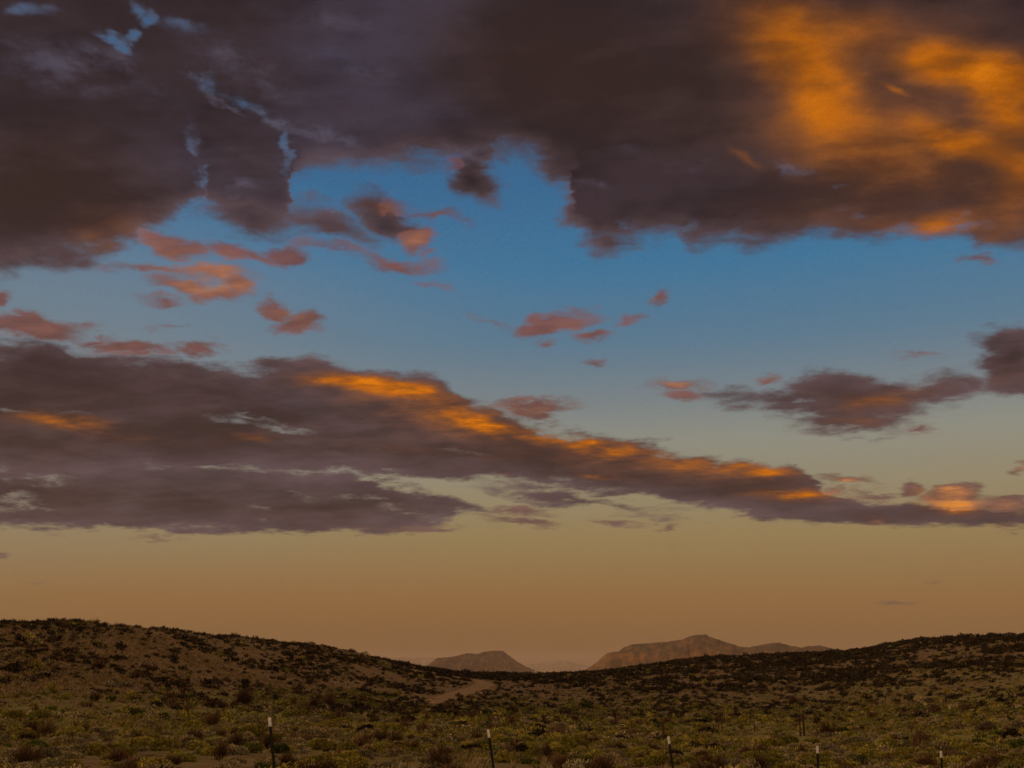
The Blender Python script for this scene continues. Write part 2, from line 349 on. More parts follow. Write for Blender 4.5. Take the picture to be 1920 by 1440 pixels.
SHARED = dict(P=P, P2=P2, dn=dn, soft=soft, basecol=basecol, pinkc=pinkc, shade=shade, glit=glit, skyc=skyc, rag=W.add(0.62, W.add(W.mul(W.sub(W.noise(CP, 11.0, 5, 0.65, dims='2D'), 0.5), 3.4), W.mul(W.sub(0.5, fbm), 1.6))), gpow=W.ss(EL, 15.0, 24.0, 1.25, 1.0))
IN = {}
TILE_N = [0]
def tile(a0, a1, e0, e1):
    """one patch of the cloudscape, in a node group of its own"""
    global W
    TILE[:] = [a0, a1, e0, e1]
    ROT.clear()
    g = bpy.data.node_groups.new('cloud_patch', 'ShaderNodeTree')
    for k, v in SHARED.items():
        g.interface.new_socket(k, in_out='INPUT', socket_type={'VALUE': 'NodeSocketFloat', 'VECTOR': 'NodeSocketVector', 'RGBA': 'NodeSocketColor'}[v.type])
    g.interface.new_socket('Color', in_out='OUTPUT', socket_type='NodeSocketColor')
    W0, W = W, NT(g)
    gi = W.node('NodeGroupInput')
    for k in SHARED: IN[k] = gi.outputs[k]
    # a vanishing offset of its own keeps each patch's nodes from being merged with its neighbours'
    TILE_N[0] += 1
    off = (TILE_N[0] * 2e-5, TILE_N[0] * 1e-5, 0.0)
    IN['P'] = W.vm('ADD', IN['P'], off); IN['P2'] = W.vm('ADD', IN['P2'], off)
    s3 = W.sep(IN['P']); IN['PX'], IN['PY'] = s3[0], s3[1]
    PX, PY, dn, soft, basecol, pinkc, shade, glit, skyc = [IN[k] for k in ('PX', 'PY', 'dn', 'soft', 'basecol', 'pinkc', 'shade', 'glit', 'skyc')]
    big = None
    if e1 > 15.5: big = W.mul(W.sub(PY, edge(E1)), 0.7)
    if e0 < 19.5 and e1 > 5.0:
        d = W.mn(W.sub(edge(U2), PY), W.sub(PY, edge(L2)))
        big = d if big is None else W.mx(big, d)
        if a0 < 4:
            big = W.mx(big, W.mn(W.sub(edge(U3), PY), W.sub(PY, edge(L3))))
    big = union(BIG, big if big is not None else -9.0)
    small = union([(e[0], e[1], e[2] * 1.12, e[3] * 1.3, *e[4:]) for e in SMALL], -9.0)
    bigD = W.m('MULTIPLY_ADD', dn, 0.8, big)
    smlD = W.m('MULTIPLY_ADD', dn, 0.52, W.mul(small, 1.7))
    aB = W.ss(bigD, W.mul(soft, -1.0), soft)
    aS = W.mul(W.ss(smlD, W.mul(soft, -0.6), W.mul(soft, 1.35)), 0.94)
    hl = glow([(e[0], e[1], e[2] * 1.2, e[3] * 1.9, e[4], min(1.1, 0.30 + 0.28 * e[5])) for e in HOLES])
    if hl != 0.0:
        hl = W.mul(W.ss(W.mul(hl, IN['rag']), 0.02, 1.3), 0.95)
        aB = W.mul(aB, W.m('MULTIPLY_ADD', hl, -0.93, 1.0))
    alpha = W.mx(aB, aS)
    isS = W.ss(W.sub(smlD, bigD), -0.1, 0.25)
    thin = W.mul(W.ss(bigD, 1.3, -0.1), W.sub(1.0, isS))
    col = basecol
    br = glow(BROWN, .2)
    if br != 0.0: col = W.mix(W.mul(br, 0.85), col, S10((56, 41, 39)))
    vl = glow(VEIL, .2)
    if not isinstance(vl, float): col = W.mix(W.mul(W.ss(W.mul(vl, IN['rag']), 0.05, 0.7), 0.8), col, S10((82, 77, 92)))
    col = W.mix(W.mul(thin, 0.5), col, S10((104, 84, 88)))
    if hl != 0.0: col = W.mix(W.mul(hl, 0.6), col, S10((118, 106, 116)))
    col = W.mix(W.mul(isS, 0.85), col, pinkc)
    gl = glow(GLOW_TOP, .3, src=IN['P2'], sc=.72)
    gl = glow(GLOW_LOW, .2, src=IN['P2'], sc=.72, acc=None if isinstance(gl, float) else gl)
    if gl != 0.0:
        gm = W.m('POWER', W.m('MULTIPLY', gl, glit, clamp=True), IN['gpow'])
        warm = W.ramp(gm, [(0.0, S10((78, 52, 40))), (0.3, S10((108, 66, 40))), (0.6, S10((142, 80, 28))), (0.85, S10((172, 92, 14))), (1.0, S10((196, 108, 12)))])
        warmP = W.ramp(gm, [(0.0, S10((100, 66, 62))), (0.4, S10((150, 96, 70))), (0.75, S10((190, 122, 72))), (1.0, S10((204, 128, 58)))])
        warm = W.mix(W.mul(isS, 0.8), warm, warmP)
        col = W.mix(W.ss(gm, 0.0, 0.8, interp='LINEAR'), col, warm)
    col = W.vm('SCALE', col, sc=shade)
    out = W.mix(alpha, skyc, col)
    go = W.node('NodeGroupOutput'); g.links.new(out, go.inputs['Color'])
    W = W0
    return g

def select(v, thr, lo, hi):
    n = W.node('ShaderNodeMixShader')
    W.put(n.inputs[0], W.m('GREATER_THAN', v, thr)); W.put(n.inputs[1], lo); W.put(n.inputs[2], hi)
    return n.outputs[0]

A_ = [-27, -16, -8, 0, 8, 16, 27]
def row(e0, e1, cuts):
    t = []
    for i in range(len(cuts) - 1):
        g = tile(-40 if cuts[i] == -27 else cuts[i], 40 if cuts[i + 1] == 27 else cuts[i + 1], e0, e1)
        n = W.node('ShaderNodeGroup'); n.node_tree = g
        for k, v in SHARED.items(): W.put(n.inputs[k], v)
        t.append(background(n.outputs[0]))
    def pick(i, j):
        if j - i == 1: return t[i]
        k = (i + j) // 2
        return select(AZ, cuts[k], pick(i, k), pick(k, j))
    return pick(0, len(t))
rows = [background(skyc)]                    # below the lowest cloud
E_ = [1.0, 5.0, 8.5, 11.5, 15.0, 19.0, 24.0, 29.0, 40.0]
for i in range(len(E_) - 1):
    rows.append(row(E_[i], E_[i + 1], [-27, 0, 27] if i == 0 else A_))
def pickr(i, j):
    if j - i == 1: return rows[i]
    k = (i + j) // 2
    return select(EL, E_[k - 1], pickr(i, k), pickr(k, j))
front = pickr(0, len(rows))
# added broken cloud overhead and behind, out of view, brightened to light the land
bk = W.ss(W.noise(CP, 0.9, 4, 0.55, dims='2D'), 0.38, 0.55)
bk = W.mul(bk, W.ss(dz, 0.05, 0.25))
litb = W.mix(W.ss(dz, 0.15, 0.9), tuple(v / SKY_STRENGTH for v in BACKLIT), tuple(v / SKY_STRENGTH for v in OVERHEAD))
top_fill_dir = (math.sin(R(60)) * math.cos(R(60)), math.cos(R(60)) * math.cos(R(60)), math.sin(R(60)))
litb = W.mix(W.ss(W.vm('DOT_PRODUCT', D, top_fill_dir, out=1), 0.50, 0.97), litb, tuple(v / SKY_STRENGTH for v in TOP_FILL))  # bright patch added high at right, out of view, to top-light the shrubs
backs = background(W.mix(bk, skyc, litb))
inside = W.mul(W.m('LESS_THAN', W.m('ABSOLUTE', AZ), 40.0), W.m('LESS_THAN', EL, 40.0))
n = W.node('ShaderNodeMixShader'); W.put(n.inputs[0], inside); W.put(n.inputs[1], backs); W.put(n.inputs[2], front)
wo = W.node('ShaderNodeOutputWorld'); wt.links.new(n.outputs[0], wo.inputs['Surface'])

sl = bpy.data.lights.new('sun', 'SUN')
sl.energy = SUN_E; sl.angle = R(6.0); sl.color = (1.0, 0.62, 0.32)
so = bpy.data.objects.new('sun', sl); COL.objects.link(so)
so.rotation_euler = Vector(sunv).to_track_quat('Z', 'Y').to_euler()
S.view_settings.view_transform = 'Standard'
S.view_settings.look = 'None'
S.view_settings.exposure = 0.0
S.view_settings.gamma = 1.0

S.cycles.use_adaptive_sampling = True
S.cycles.adaptive_threshold = 0.01
S.cycles.adaptive_min_samples = 12
S.cycles.use_denoising = True
S.cycles.denoising_prefilter = 'NONE'

# ------------------------------------------------------------------ the land: one height field in polar rings round the camera
def nrand(ix, iy, seed):
    h = (ix * 374761393 + iy * 668265263 + seed * 974634777) & 0xffffffff
    h = ((h ^ (h >> 13)) * 1274126177) & 0xffffffff
    return ((h ^ (h >> 16)) & 0xffff) / 65535.0
def vnoise(x, y, seed=0):
    x = np.asarray(x, dtype=np.float64); y = np.asarray(y, dtype=np.float64)
    ix = np.floor(x).astype(np.int64); iy = np.floor(y).astype(np.int64)
    fx = x - ix; fy = y - iy
    fx = fx * fx * (3 - 2 * fx); fy = fy * fy * (3 - 2 * fy)
    a = nrand(ix, iy, seed); b = nrand(ix + 1, iy, seed); c = nrand(ix, iy + 1, seed); d = nrand(ix + 1, iy + 1, seed)
    return (a * (1 - fx) + b * fx) * (1 - fy) + (c * (1 - fx) + d * fx) * fy - 0.5
def vfbm(x, y, octv=4, seed=0, gain=0.5):
    s = 0; a = 1.0
    for i in range(octv):
        s = s + a * vnoise(x, y, seed + i); x = x * 2.03 + 11.3; y = y * 2.03 - 7.1; a *= gain
    return s

# profiles: photo column -> (distance m, photo row of the ground there) ; rows are turned into heights
COLS = {
    -300: [(34, 1438), (60, 1392), (95, 1335), (120, 1270), (150, 1180), (170, 1152)],
    0:    [(34, 1440), (60, 1390), (98, 1335), (125, 1268), (148, 1200), (168, 1163)],
    150:  [(34, 1440), (60, 1392), (100, 1338), (130, 1275), (158, 1200), (178, 1166)],
    300:  [(36, 1440), (60, 1395), (104, 1342), (138, 1285), (175, 1215), (200, 1182)],
    480:  [(37, 1440), (60, 1398), (108, 1350), (150, 1306), (200, 1238), (232, 1203)],
    640:  [(38, 1440), (60, 1402), (110, 1355), (160, 1315), (215, 1256), (255, 1223)],
    800:  [(39, 1440), (60, 1404), (112, 1358), (165, 1324), (220, 1285), (262, 1263), (290, 1253)],
    900:  [(40, 1440), (60, 1406), (112, 1362), (170, 1328), (232, 1292), (275, 1272), (305, 1265)],
    1000: [(40, 1440), (60, 1408), (112, 1366), (175, 1330), (240, 1296), (285, 1276), (320, 1266)],
    1120: [(41, 1440), (60, 1410), (112, 1370), (180, 1332), (245, 1296), (295, 1274), (330, 1262)],
    1220: [(41, 1440), (60, 1412), (112, 1372), (180, 1332), (250, 1292), (300, 1266), (335, 1252)],
    1340: [(42, 1440), (60, 1414), (112, 1372), (185, 1330), (255, 1284), (310, 1252), (345, 1237)],
    1500: [(43, 1440), (62, 1414), (112, 1372), (185, 1328), (260, 1278), (320, 1244), (355, 1230)],
    1620: [(44, 1440), (62, 1414), (112, 1370), (180, 1325), (255, 1272), (315, 1236), (355, 1220)],
    1720: [(45, 1440), (62, 1414), (112, 1368), (175, 1322), (245, 1262), (310, 1216), (345, 1202)],
    1920: [(45, 1440), (62, 1412), (112, 1364), (168, 1318), (235, 1252), (295, 1206), (330, 1194)],
    2200: [(45, 1440), (62, 1410), (112, 1360), (160, 1312), (225, 1242), (280, 1200), (320, 1188)],
}
LN = np.log
NR = 700
RAD = np.exp(np.linspace(LN(1.0), LN(60000.0), 900))
LR = LN(RAD)
def profile(col, pts):
    dn_ = float(np.interp(col, [500, 915, 1253, 1600], [2.05, 2.3, 2.5, 2.8]))
    d = [1.0, 6.0, 14.0, 22.0]; z = [EYE - 1.7, EYE - 1.72, EYE - 1.7 - 0.5 * (dn_ - 1.7), EYE - dn_]
    for dd, yy in pts:
        d.append(dd); z.append(EYE + dd * tanel(col, yy))
    dc, zc = d[-1], z[-1]
    # behind the crest the ground rolls over and falls to the far plain
    for k, dz_ in ((1.08, 0.2), (1.18, -0.6), (1.4, -4.0), (1.9, -9.0)):
        d.append(dc * k); z.append(zc + dz_)
    d += [900, 2000, 5000, 60000]; z += [EYE - 14, EYE - 20, EYE - 30, EYE - 60]
    d = np.array(d); z = np.array(z); t = LN(d)
    # monotone cubic (Fritsch-Carlson)
    h = np.diff(t); dl = np.diff(z) / h
    m = np.zeros(len(t)); m[0] = dl[0]; m[-1] = dl[-1]
    for i in range(1, len(t) - 1):
        if dl[i - 1] * dl[i] > 0:
            w1_, w2_ = 2 * h[i] + h[i - 1], h[i] + 2 * h[i - 1]
            m[i] = (w1_ + w2_) / (w1_ / dl[i - 1] + w2_ / dl[i])
    i = np.clip(np.searchsorted(t, LR) - 1, 0, len(t) - 2)
    s = (LR - t[i]) / h[i]
    return (z[i] * (2 * s**3 - 3 * s**2 + 1) + m[i] * h[i] * (s**3 - 2 * s**2 + s) + z[i + 1] * (-2 * s**3 + 3 * s**2) + m[i + 1] * h[i] * (s**3 - s**2))
cols = sorted(COLS)
PAZ = np.array([azel(c, 1260)[0] for c in cols])
PROF = np.array([profile(c, COLS[c]) for c in cols])          # (ncol, nrad)
def smooth_az(a):
    """interpolate the profiles across azimuth (degrees) with a smooth kernel"""
    a = np.asarray(a)
    i = np.clip(np.searchsorted(PAZ, a) - 1, 0, len(PAZ) - 2)
    f = np.clip((a - PAZ[i]) / (PAZ[i + 1] - PAZ[i]), 0, 1)
    return i, f
def height(x, y, bumps=True):
    x = np.asarray(x, dtype=np.float64); y = np.asarray(y, dtype=np.float64)
    r = np.hypot(x, y) + 1e-6
    az = np.degrees(np.arctan2(x, y))
    i, f = smooth_az(np.clip(az, PAZ[0], PAZ[-1]))
    q = np.clip((LN(r) - LR[0]) / (LR[1] - LR[0]), 0, len(LR) - 1.001)
    j = q.astype(int); g = q - j
    def at(ii): return PROF[ii, j] * (1 - g) + PROF[ii, j + 1] * g
    # catmull-rom across columns
    i0, i1, i2, i3 = np.maximum(i - 1, 0), i, i + 1, np.minimum(i + 2, len(PAZ) - 1)
    p0, p1, p2, p3 = at(i0), at(i1), at(i2), at(i3)
    z = 0.5 * (2 * p1 + (p2 - p0) * f + (2 * p0 - 5 * p1 + 4 * p2 - p3) * f**2 + (3 * p1 - p0 - 3 * p2 + p3) * f**3)
    # away from the view the land settles to gentle rolling ground
    out = np.clip((np.abs(az) - 34) / 30, 0, 1); out = out * out * (3 - 2 * out)
    flat = EYE - 1.9 - 0.004 * np.minimum(r, 3000) + 3.0 * np.clip((r - 60) / 400, 0, 1) * vfbm(x / 150, y / 150, 3, 5)
    z = z * (1 - out) + flat * out
    if bumps:
        k = np.clip((r - 20) / 60, 0, 1)
        z = z + k * (0.55 * vfbm(x / 26, y / 26, 3, 21) + 0.16 * vfbm(x / 5, y / 5, 3, 31))
        hill = np.clip((z - EYE + 1.5) / 4, 0, 1) * np.clip((r - 90) / 60, 0, 1) * np.clip((450 - r) / 100, 0, 1)
        z = z + hill * 0.9 * vfbm(x / 38, y / 38, 2, 41)
    return z

az_front = np.arange(-32, 32.001, 0.13)
az_rest = np.concatenate([np.arange(34, 60, 2.0), np.arange(60, 300, 6.0), np.arange(300, 327, 2.0)])
AZS = np.radians(np.concatenate([az_front, az_rest]))
RR = np.concatenate([[0.8], np.exp(np.linspace(LN(2.0), LN(26), 26)), np.exp(np.linspace(LN(27), LN(480), 420)), np.exp(np.linspace(LN(520), LN(35000), 40))])
A2, R2 = np.meshgrid(AZS, RR, indexing='ij')
X2, Y2 = R2 * np.sin(A2), R2 * np.cos(A2)
Z2 = height(X2, Y2)
V = np.stack([X2, Y2, Z2], -1).reshape(-1, 3)
na, nr = A2.shape
ia, ir = np.meshgrid(np.arange(na), np.arange(nr - 1), indexing='ij')
ib = (ia + 1) % na
Q = np.stack([ia * nr + ir, ia * nr + ir + 1, ib * nr + ir + 1, ib * nr + ir], -1).reshape(-1, 4)
Q = Q[:, ::-1]
V = np.vstack([V, [[0, 0, EYE - 1.7]]])       # cap at the camera's feet

def new_mat(name):
    m = bpy.data.materials.new(name); m.use_nodes = True
    nt = m.node_tree
    bs = nt.nodes['Principled BSDF']
    bs.inputs['Specular IOR Level'].default_value = 0.15
    return m, NT(nt), bs

# soil: reddish clay with paler crust, gravel and low herbs where the basin holds water
soil, T, bs = new_mat('desert_soil')
geo = T.node('ShaderNodeNewGeometry')
pos = geo.outputs['Position']
px_, py_, pz_ = T.sep(pos)
nA = T.noise(pos, 0.045, 5, 0.6); nB = T.noise(pos, 0.35, 6, 0.65); nC = T.noise(pos, 3.0, 5, 0.7); nD = T.noise(pos, 0.9, 5, 0.65)
c = T.mix(T.ss(nB, 0.35, 0.65), (0.068, 0.037, 0.016), (0.108, 0.061, 0.028))
c = T.mix(T.mul(T.ss(nD, 0.55, 0.72), 0.6), c, (0.165, 0.10, 0.052))
c = T.mix(T.mul(T.ss(nC, 0.45, 0.65), 0.6), c, (0.045, 0.026, 0.013))
rr = T.length(pos)
low = T.mul(T.ss(rr, 230.0, 120.0), T.ss(rr, 30.0, 60.0))
herb = T.mul(T.mul(T.ss(pz_, EYE - 0.8, EYE - 2.2), T.ss(T.add(nA, T.mul(T.sub(nD, 0.5), 0.55)), 0.38, 0.54)), T.mul(low, 0.85))
herb2 = T.mul(T.mul(T.ss(px_, 25.0, 80.0), T.ss(pz_, EYE + 7.0, EYE - 1.0)), T.mul(T.ss(T.add(nA, T.mul(T.sub(nB, 0.5), 0.5)), 0.36, 0.56), T.ss(rr, 290.0, 200.0)))
herb = T.mx(herb, T.mul(herb2, 0.7))
c = T.mix(herb, c, T.mix(nC, (0.070, 0.070, 0.010), (0.135, 0.118, 0.020)))
T.put(bs.inputs['Base Color'], c)
bs.inputs['Roughness'].default_value = 0.95
bmp = T.node('ShaderNodeBump'); bmp.inputs['Strength'].default_value = 0.7; bmp.inputs['Distance'].default_value = 0.12
T.put(bmp.inputs['Height'], T.add(nC, T.mul(nD, 2.0))); T.put(bs.inputs['Normal'], bmp.outputs[0])
cap = np.stack([np.full(na, len(V) - 1), ((np.arange(na) + 1) % na) * nr, np.arange(na) * nr], -1)[:, ::-1]
me = bpy.data.meshes.new('ground')
nv = len(V)
me.vertices.add(nv); me.vertices.foreach_set('co', V.astype(np.float32).ravel())
loops = np.concatenate([Q.ravel(), cap.ravel()]).astype(np.int32)
me.loops.add(len(loops)); me.loops.foreach_set('vertex_index', loops)
st = np.concatenate([np.arange(0, len(Q) * 4, 4), len(Q) * 4 + np.arange(0, len(cap) * 3, 3)]).astype(np.int32)
me.polygons.add(len(st)); me.polygons.foreach_set('loop_start', st)
me.polygons.foreach_set('loop_total', np.concatenate([np.full(len(Q), 4), np.full(len(cap), 3)]).astype(np.int32))
me.polygons.foreach_set('use_smooth', np.full(len(st), True))
me.update(calc_edges=True)
me.materials.append(soil)
tag(link('ground', me), kind='structure')

def on_ground(px, py, dmin=20, dmax=360):
    """where a photo pixel's sight line meets the land"""
    x, y, z = ray(px, py); h = math.hypot(x, y)
    ds = np.linspace(dmin, dmax, 1400)
    X, Y, Z = x / h * ds, y / h * ds, EYE + z / h * ds
    hit = np.where(Z < height(X, Y))[0]
    k = hit[0] if len(hit) else len(ds) - 1
    return np.array([X[k], Y[k]])

# dirt road: a graded track curving down out of the saddle
def strip(name, pts, widths, mat, lift, across=6, step=1.5, kind='structure'):
    pts = np.array(pts, float)
    # catmull-rom resample
    out, ws = [], []
    for i in range(len(pts) - 1):
        p0, p1, p2, p3 = pts[max(i - 1, 0)], pts[i], pts[i + 1], pts[min(i + 2, len(pts) - 1)]
        n = max(2, int(np.linalg.norm(p2 - p1) / step))
        for k in range(n):
            t = k / n
            out.append(0.5 * (2 * p1 + (p2 - p0) * t + (2 * p0 - 5 * p1 + 4 * p2 - p3) * t * t + (3 * p1 - p0 - 3 * p2 + p3) * t**3))
            ws.append(widths[i] * (1 - t) + widths[i + 1] * t)
    out = np.array(out); ws = np.array(ws)
    tg = np.gradient(out, axis=0); tg /= np.linalg.norm(tg, axis=1)[:, None] + 1e-9
    nm = np.stack([-tg[:, 1], tg[:, 0]], -1)
    u = np.linspace(-1, 1, across + 1)
    G_ = out[:, None, :] + nm[:, None, :] * (u[None, :, None] * ws[:, None, None] * 0.5)
    rag = 0.35 * vfbm(G_[..., 0] / 2.5, G_[..., 1] / 2.5, 3, 77)
    G_ = G_ + nm[:, None, :] * (rag * np.abs(u)[None, :] ** 3)[..., None]
    Zr = height(G_[..., 0], G_[..., 1])
    Zc = Zr.mean(axis=1, keepdims=True)
    edge_ = 1 - np.abs(u) ** 4
    Zf = Zr * 0.85 + Zc * 0.15 + lift * edge_[None, :] - 0.03 * (1 - edge_)[None, :]
    # wheel ruts
    Zf = Zf - 0.03 * np.exp(-((np.abs(u) - 0.42) / 0.12) ** 2)[None, :]
    Vv = np.concatenate([G_, Zf[..., None]], -1).reshape(-1, 3)
    n, m = G_.shape[:2]
    a, b = np.meshgrid(np.arange(n - 1), np.arange(m - 1), indexing='ij')
    Fq = np.stack([a * m + b, (a + 1) * m + b, (a + 1) * m + b + 1, a * m + b + 1], -1).reshape(-1, 4)
    o = link(name, np_mesh(name, Vv, Fq, mat, True))
    tag(o, kind=kind)
    return out, ws
road_m, T, bs = new_mat('packed_dirt')
geo = T.node('ShaderNodeNewGeometry'); pos = geo.outputs['Position']
n_ = T.noise(pos, 0.6, 6, 0.65); n2_ = T.noise(pos, 5.0, 4, 0.6)
c = T.mix(T.ss(n_, 0.3, 0.7), (0.105, 0.059, 0.030), (0.155, 0.090, 0.047)); c = T.mix(T.mul(n2_, 0.35), c, (0.12, 0.065, 0.035))
T.put(bs.inputs['Base Color'], c); bs.inputs['Roughness'].default_value = 0.95
ROADPX_ = [(752, 1257), (800, 1263), (845, 1269), (885, 1275), (915, 1282), (925, 1288), (905, 1293), (880, 1300), (850, 1310), (818, 1319), (790, 1326)]
ROADPX = [(770, 1257), (810, 1262), (840, 1267), (870, 1272), (896, 1277), (908, 1282), (898, 1288), (878, 1294), (853, 1302), (825, 1311), (797, 1320)]
rp = [on_ground(*p) for p in ROADPX]
ROAD, ROADW = strip('dirt_road', rp, [3.0, 3.2, 3.5, 4.2, 5, 5, 4.3, 4.0, 3.8, 3.8, 3.4], road_m, 0.13)

# ------------------------------------------------------------------ mountains
def mountain(name, prof, dist, front, backd, seed, mat, label, cliff=0.5, cat='mountain', gul=1.0):
    az = np.array([azel(p[0], p[1])[0] for p in prof]); te = np.array([tanel(p[0], p[1]) for p in prof])
    base = -45.0
    n = 520
    A = np.linspace(az[0], az[-1], n); H = EYE + dist * np.interp(A, az, te)
    jag = dist * 0.0005
    H = H + jag * vfbm(A * 9, A * 0, 5, seed) * np.clip((H - H.min()) / (H.max() - H.min() + 1e-6) * 4, 0, 1)
    m = 150
    v = np.linspace(-1, 1, m)                         # -1 foot in front, 0 crest, 1 foot behind
    Ag, Vg = np.meshgrid(np.radians(A), v, indexing='ij')
    Hc = np.repeat((H - base)[:, None], m, 1)
    U = Ag * dist / 260.0
    g1 = np.abs(vfbm(U + 0.4 * vnoise(U * 0.7, Vg * 3, seed + 3), Vg * 1.2, 4, seed + 9)) * 2
    g2 = np.abs(vfbm(U * 3.1, Vg * 3.0, 4, seed + 19)) * 2
    f = np.clip(-Vg, 0, 1)
    # talus apron, then a cliff band, then a sloping top
    prof_f = np.interp(f, [0, 0.08, 0.2, 0.27, 0.42, 0.5, 0.75, 1.0], [1.0, 0.93, 0.82, 0.60 if cliff > 0.3 else 0.75, 0.47, 0.36, 0.13, 0.0])
    b = np.clip(Vg, 0, 1)
    prof_b = (1 - b) ** 1.3
    Hs = np.where(Vg <= 0, prof_f, prof_b)
    amp = np.sin(np.pi * np.clip(f, 0, 1)) ** 0.7
    Z = base + Hc * np.clip(Hs - gul * amp * (0.20 * g1 + 0.07 * g2), 0, 1)
    off = np.where(Vg <= 0, Vg * front, Vg * backd)
    off = off + front * 0.12 * vfbm(U * 0.8, Vg * 0, 3, seed + 29) * np.sin(np.pi * np.abs(Vg))
    Rg = dist + off
    Xg, Yg = Rg * np.sin(Ag), Rg * np.cos(Ag)
    Vv = np.stack([Xg, Yg, Z], -1).reshape(-1, 3)
    a, bq = np.meshgrid(np.arange(n - 1), np.arange(m - 1), indexing='ij')
    Fq = np.stack([a * m + bq, (a + 1) * m + bq, (a + 1) * m + bq + 1, a * m + bq + 1], -1).reshape(-1, 4)
    o = link(name, np_mesh(name, Vv, Fq, mat, True))
    tag(o, kind='structure')
    return o

def rock_mat(name, cols_, zlo, zhi):
    m, T, bs = new_mat(name)
    geo = T.node('ShaderNodeNewGeometry'); pos = geo.outputs['Position']
    x, y, z = T.sep(pos)
    nz = T.noise(pos, 0.004, 5, 0.6); nf = T.noise(pos, 0.02, 6, 0.65)
    zz_ = T.add(z, T.mul(T.sub(nz, 0.5), (zhi - zlo) * 0.9))
    strat = T.ramp(T.ss(zz_, zlo, zhi, interp='LINEAR'), cols_)
    thin_ = T.noise(T.comb(T.mul(x, 0.002), T.mul(y, 0.002), T.mul(z, 0.06)), 1.0, 4, 0.6)
    c = T.mix(T.mul(T.ss(thin_, 0.42, 0.62), 0.65), strat, (0.10, 0.05, 0.025))
    streak = T.noise(T.comb(T.mul(x, 0.012), T.mul(y, 0.006), T.mul(z, 0.009)), 1.0, 6, 0.75)
    c = T.mix(T.mul(T.ss(streak, 0.48, 0.62), 0.7), c, (0.19, 0.095, 0.036))
    c = T.mix(T.mul(T.ss(nf, 0.46, 0.62), 0.6), c, (0.038, 0.025, 0.018))
    T.put(bs.inputs['Base Color'], c); bs.inputs['Roughness'].default_value = 1.0
    return m
rockA = rock_mat('banded_rock', [(0, (0.12, 0.062, 0.032)), (0.4, (0.125, 0.064, 0.032)), (0.5, (0.21, 0.095, 0.030)), (0.58, (0.19, 0.085, 0.030)), (0.66, (0.072, 0.042, 0.028)), (1, (0.055, 0.033, 0.024))], -20, 330)
rockB = rock_mat('grey_brown_rock', [(0, (0.070, 0.042, 0.030)), (0.5, (0.058, 0.034, 0.025)), (1, (0.048, 0.028, 0.020))], -20, 350)
rockC = rock_mat('haze_paled_far_rock', [(0, (0.26, 0.19, 0.15)), (1, (0.24, 0.18, 0.15))], -20, 350)  # far rock paled in its colour to stand in for thicker haze
mountain('mountain', [(1030, 1284), (1060, 1275), (1092, 1260), (1120, 1240), (1133, 1227), (1148, 1221), (1160, 1221), (1170, 1213), (1185, 1207), (1220, 1205), (1255, 1202), (1280, 1198), (1298, 1190), (1322, 1188), (1335, 1195),
                      (1362, 1203), (1390, 1212), (1405, 1213), (1430, 1207), (1462, 1204), (1478, 1209), (1500, 1213), (1530, 1209), (1545, 1211), (1570, 1218), (1620, 1226), (1700, 1244), (1800, 1275)], 9000, 1500, 1400, 101, rockA, None, gul=1.7)
mountain('mesa', [(770, 1284), (785, 1268), (800, 1250), (806, 1243), (820, 1233), (848, 1231), (862, 1228), (875, 1224), (892, 1226), (910, 1221), (930, 1219), (944, 1220), (954, 1228), (972, 1242), (1000, 1256), (1030, 1284)], 11500, 1500, 1400, 202, rockB, None, gul=1.5)
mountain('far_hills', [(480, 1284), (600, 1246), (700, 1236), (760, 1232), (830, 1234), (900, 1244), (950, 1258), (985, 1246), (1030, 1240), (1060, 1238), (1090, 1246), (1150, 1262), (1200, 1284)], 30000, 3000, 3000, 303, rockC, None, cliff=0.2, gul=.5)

# ------------------------------------------------------------------ evening haze
hm = bpy.data.materials.new('haze_air'); hm.use_nodes = True
ht = hm.node_tree
for n in list(ht.nodes): ht.nodes.remove(n)
H_ = NT(ht)
pv = H_.node('ShaderNodeVolumePrincipled')
pv.inputs['Color'].default_value = (1.0, 0.80, 0.70, 1)
pv.inputs['Density'].default_value = HAZE
pv.inputs['Anisotropy'].default_value = 0.1
ho_ = H_.node('ShaderNodeOutputMaterial'); ht.links.new(pv.outputs[0], ho_.inputs['Volume'])
hr, z0, z1 = 36000.0, float(Z2.min()) - 1.0, 760.0
hv = [(x, y, z) for z in (z0, z1) for (x, y) in ((-hr, -hr), (hr, -hr), (hr, hr), (-hr, hr))]
hf = [(0, 3, 2, 1), (4, 5, 6, 7), (0, 1, 5, 4), (1, 2, 6, 5), (2, 3, 7, 6), (3, 0, 4, 7)]
tag(link('haze', np_mesh('haze', hv, hf, hm)), 'thin brownish evening haze over the whole valley', 'haze', kind='stuff')
S.cycles.volume_bounces = 0
S.cycles.max_bounces = 4
S.cycles.diffuse_bounces = 2
S.cycles.transparent_max_bounces = 8

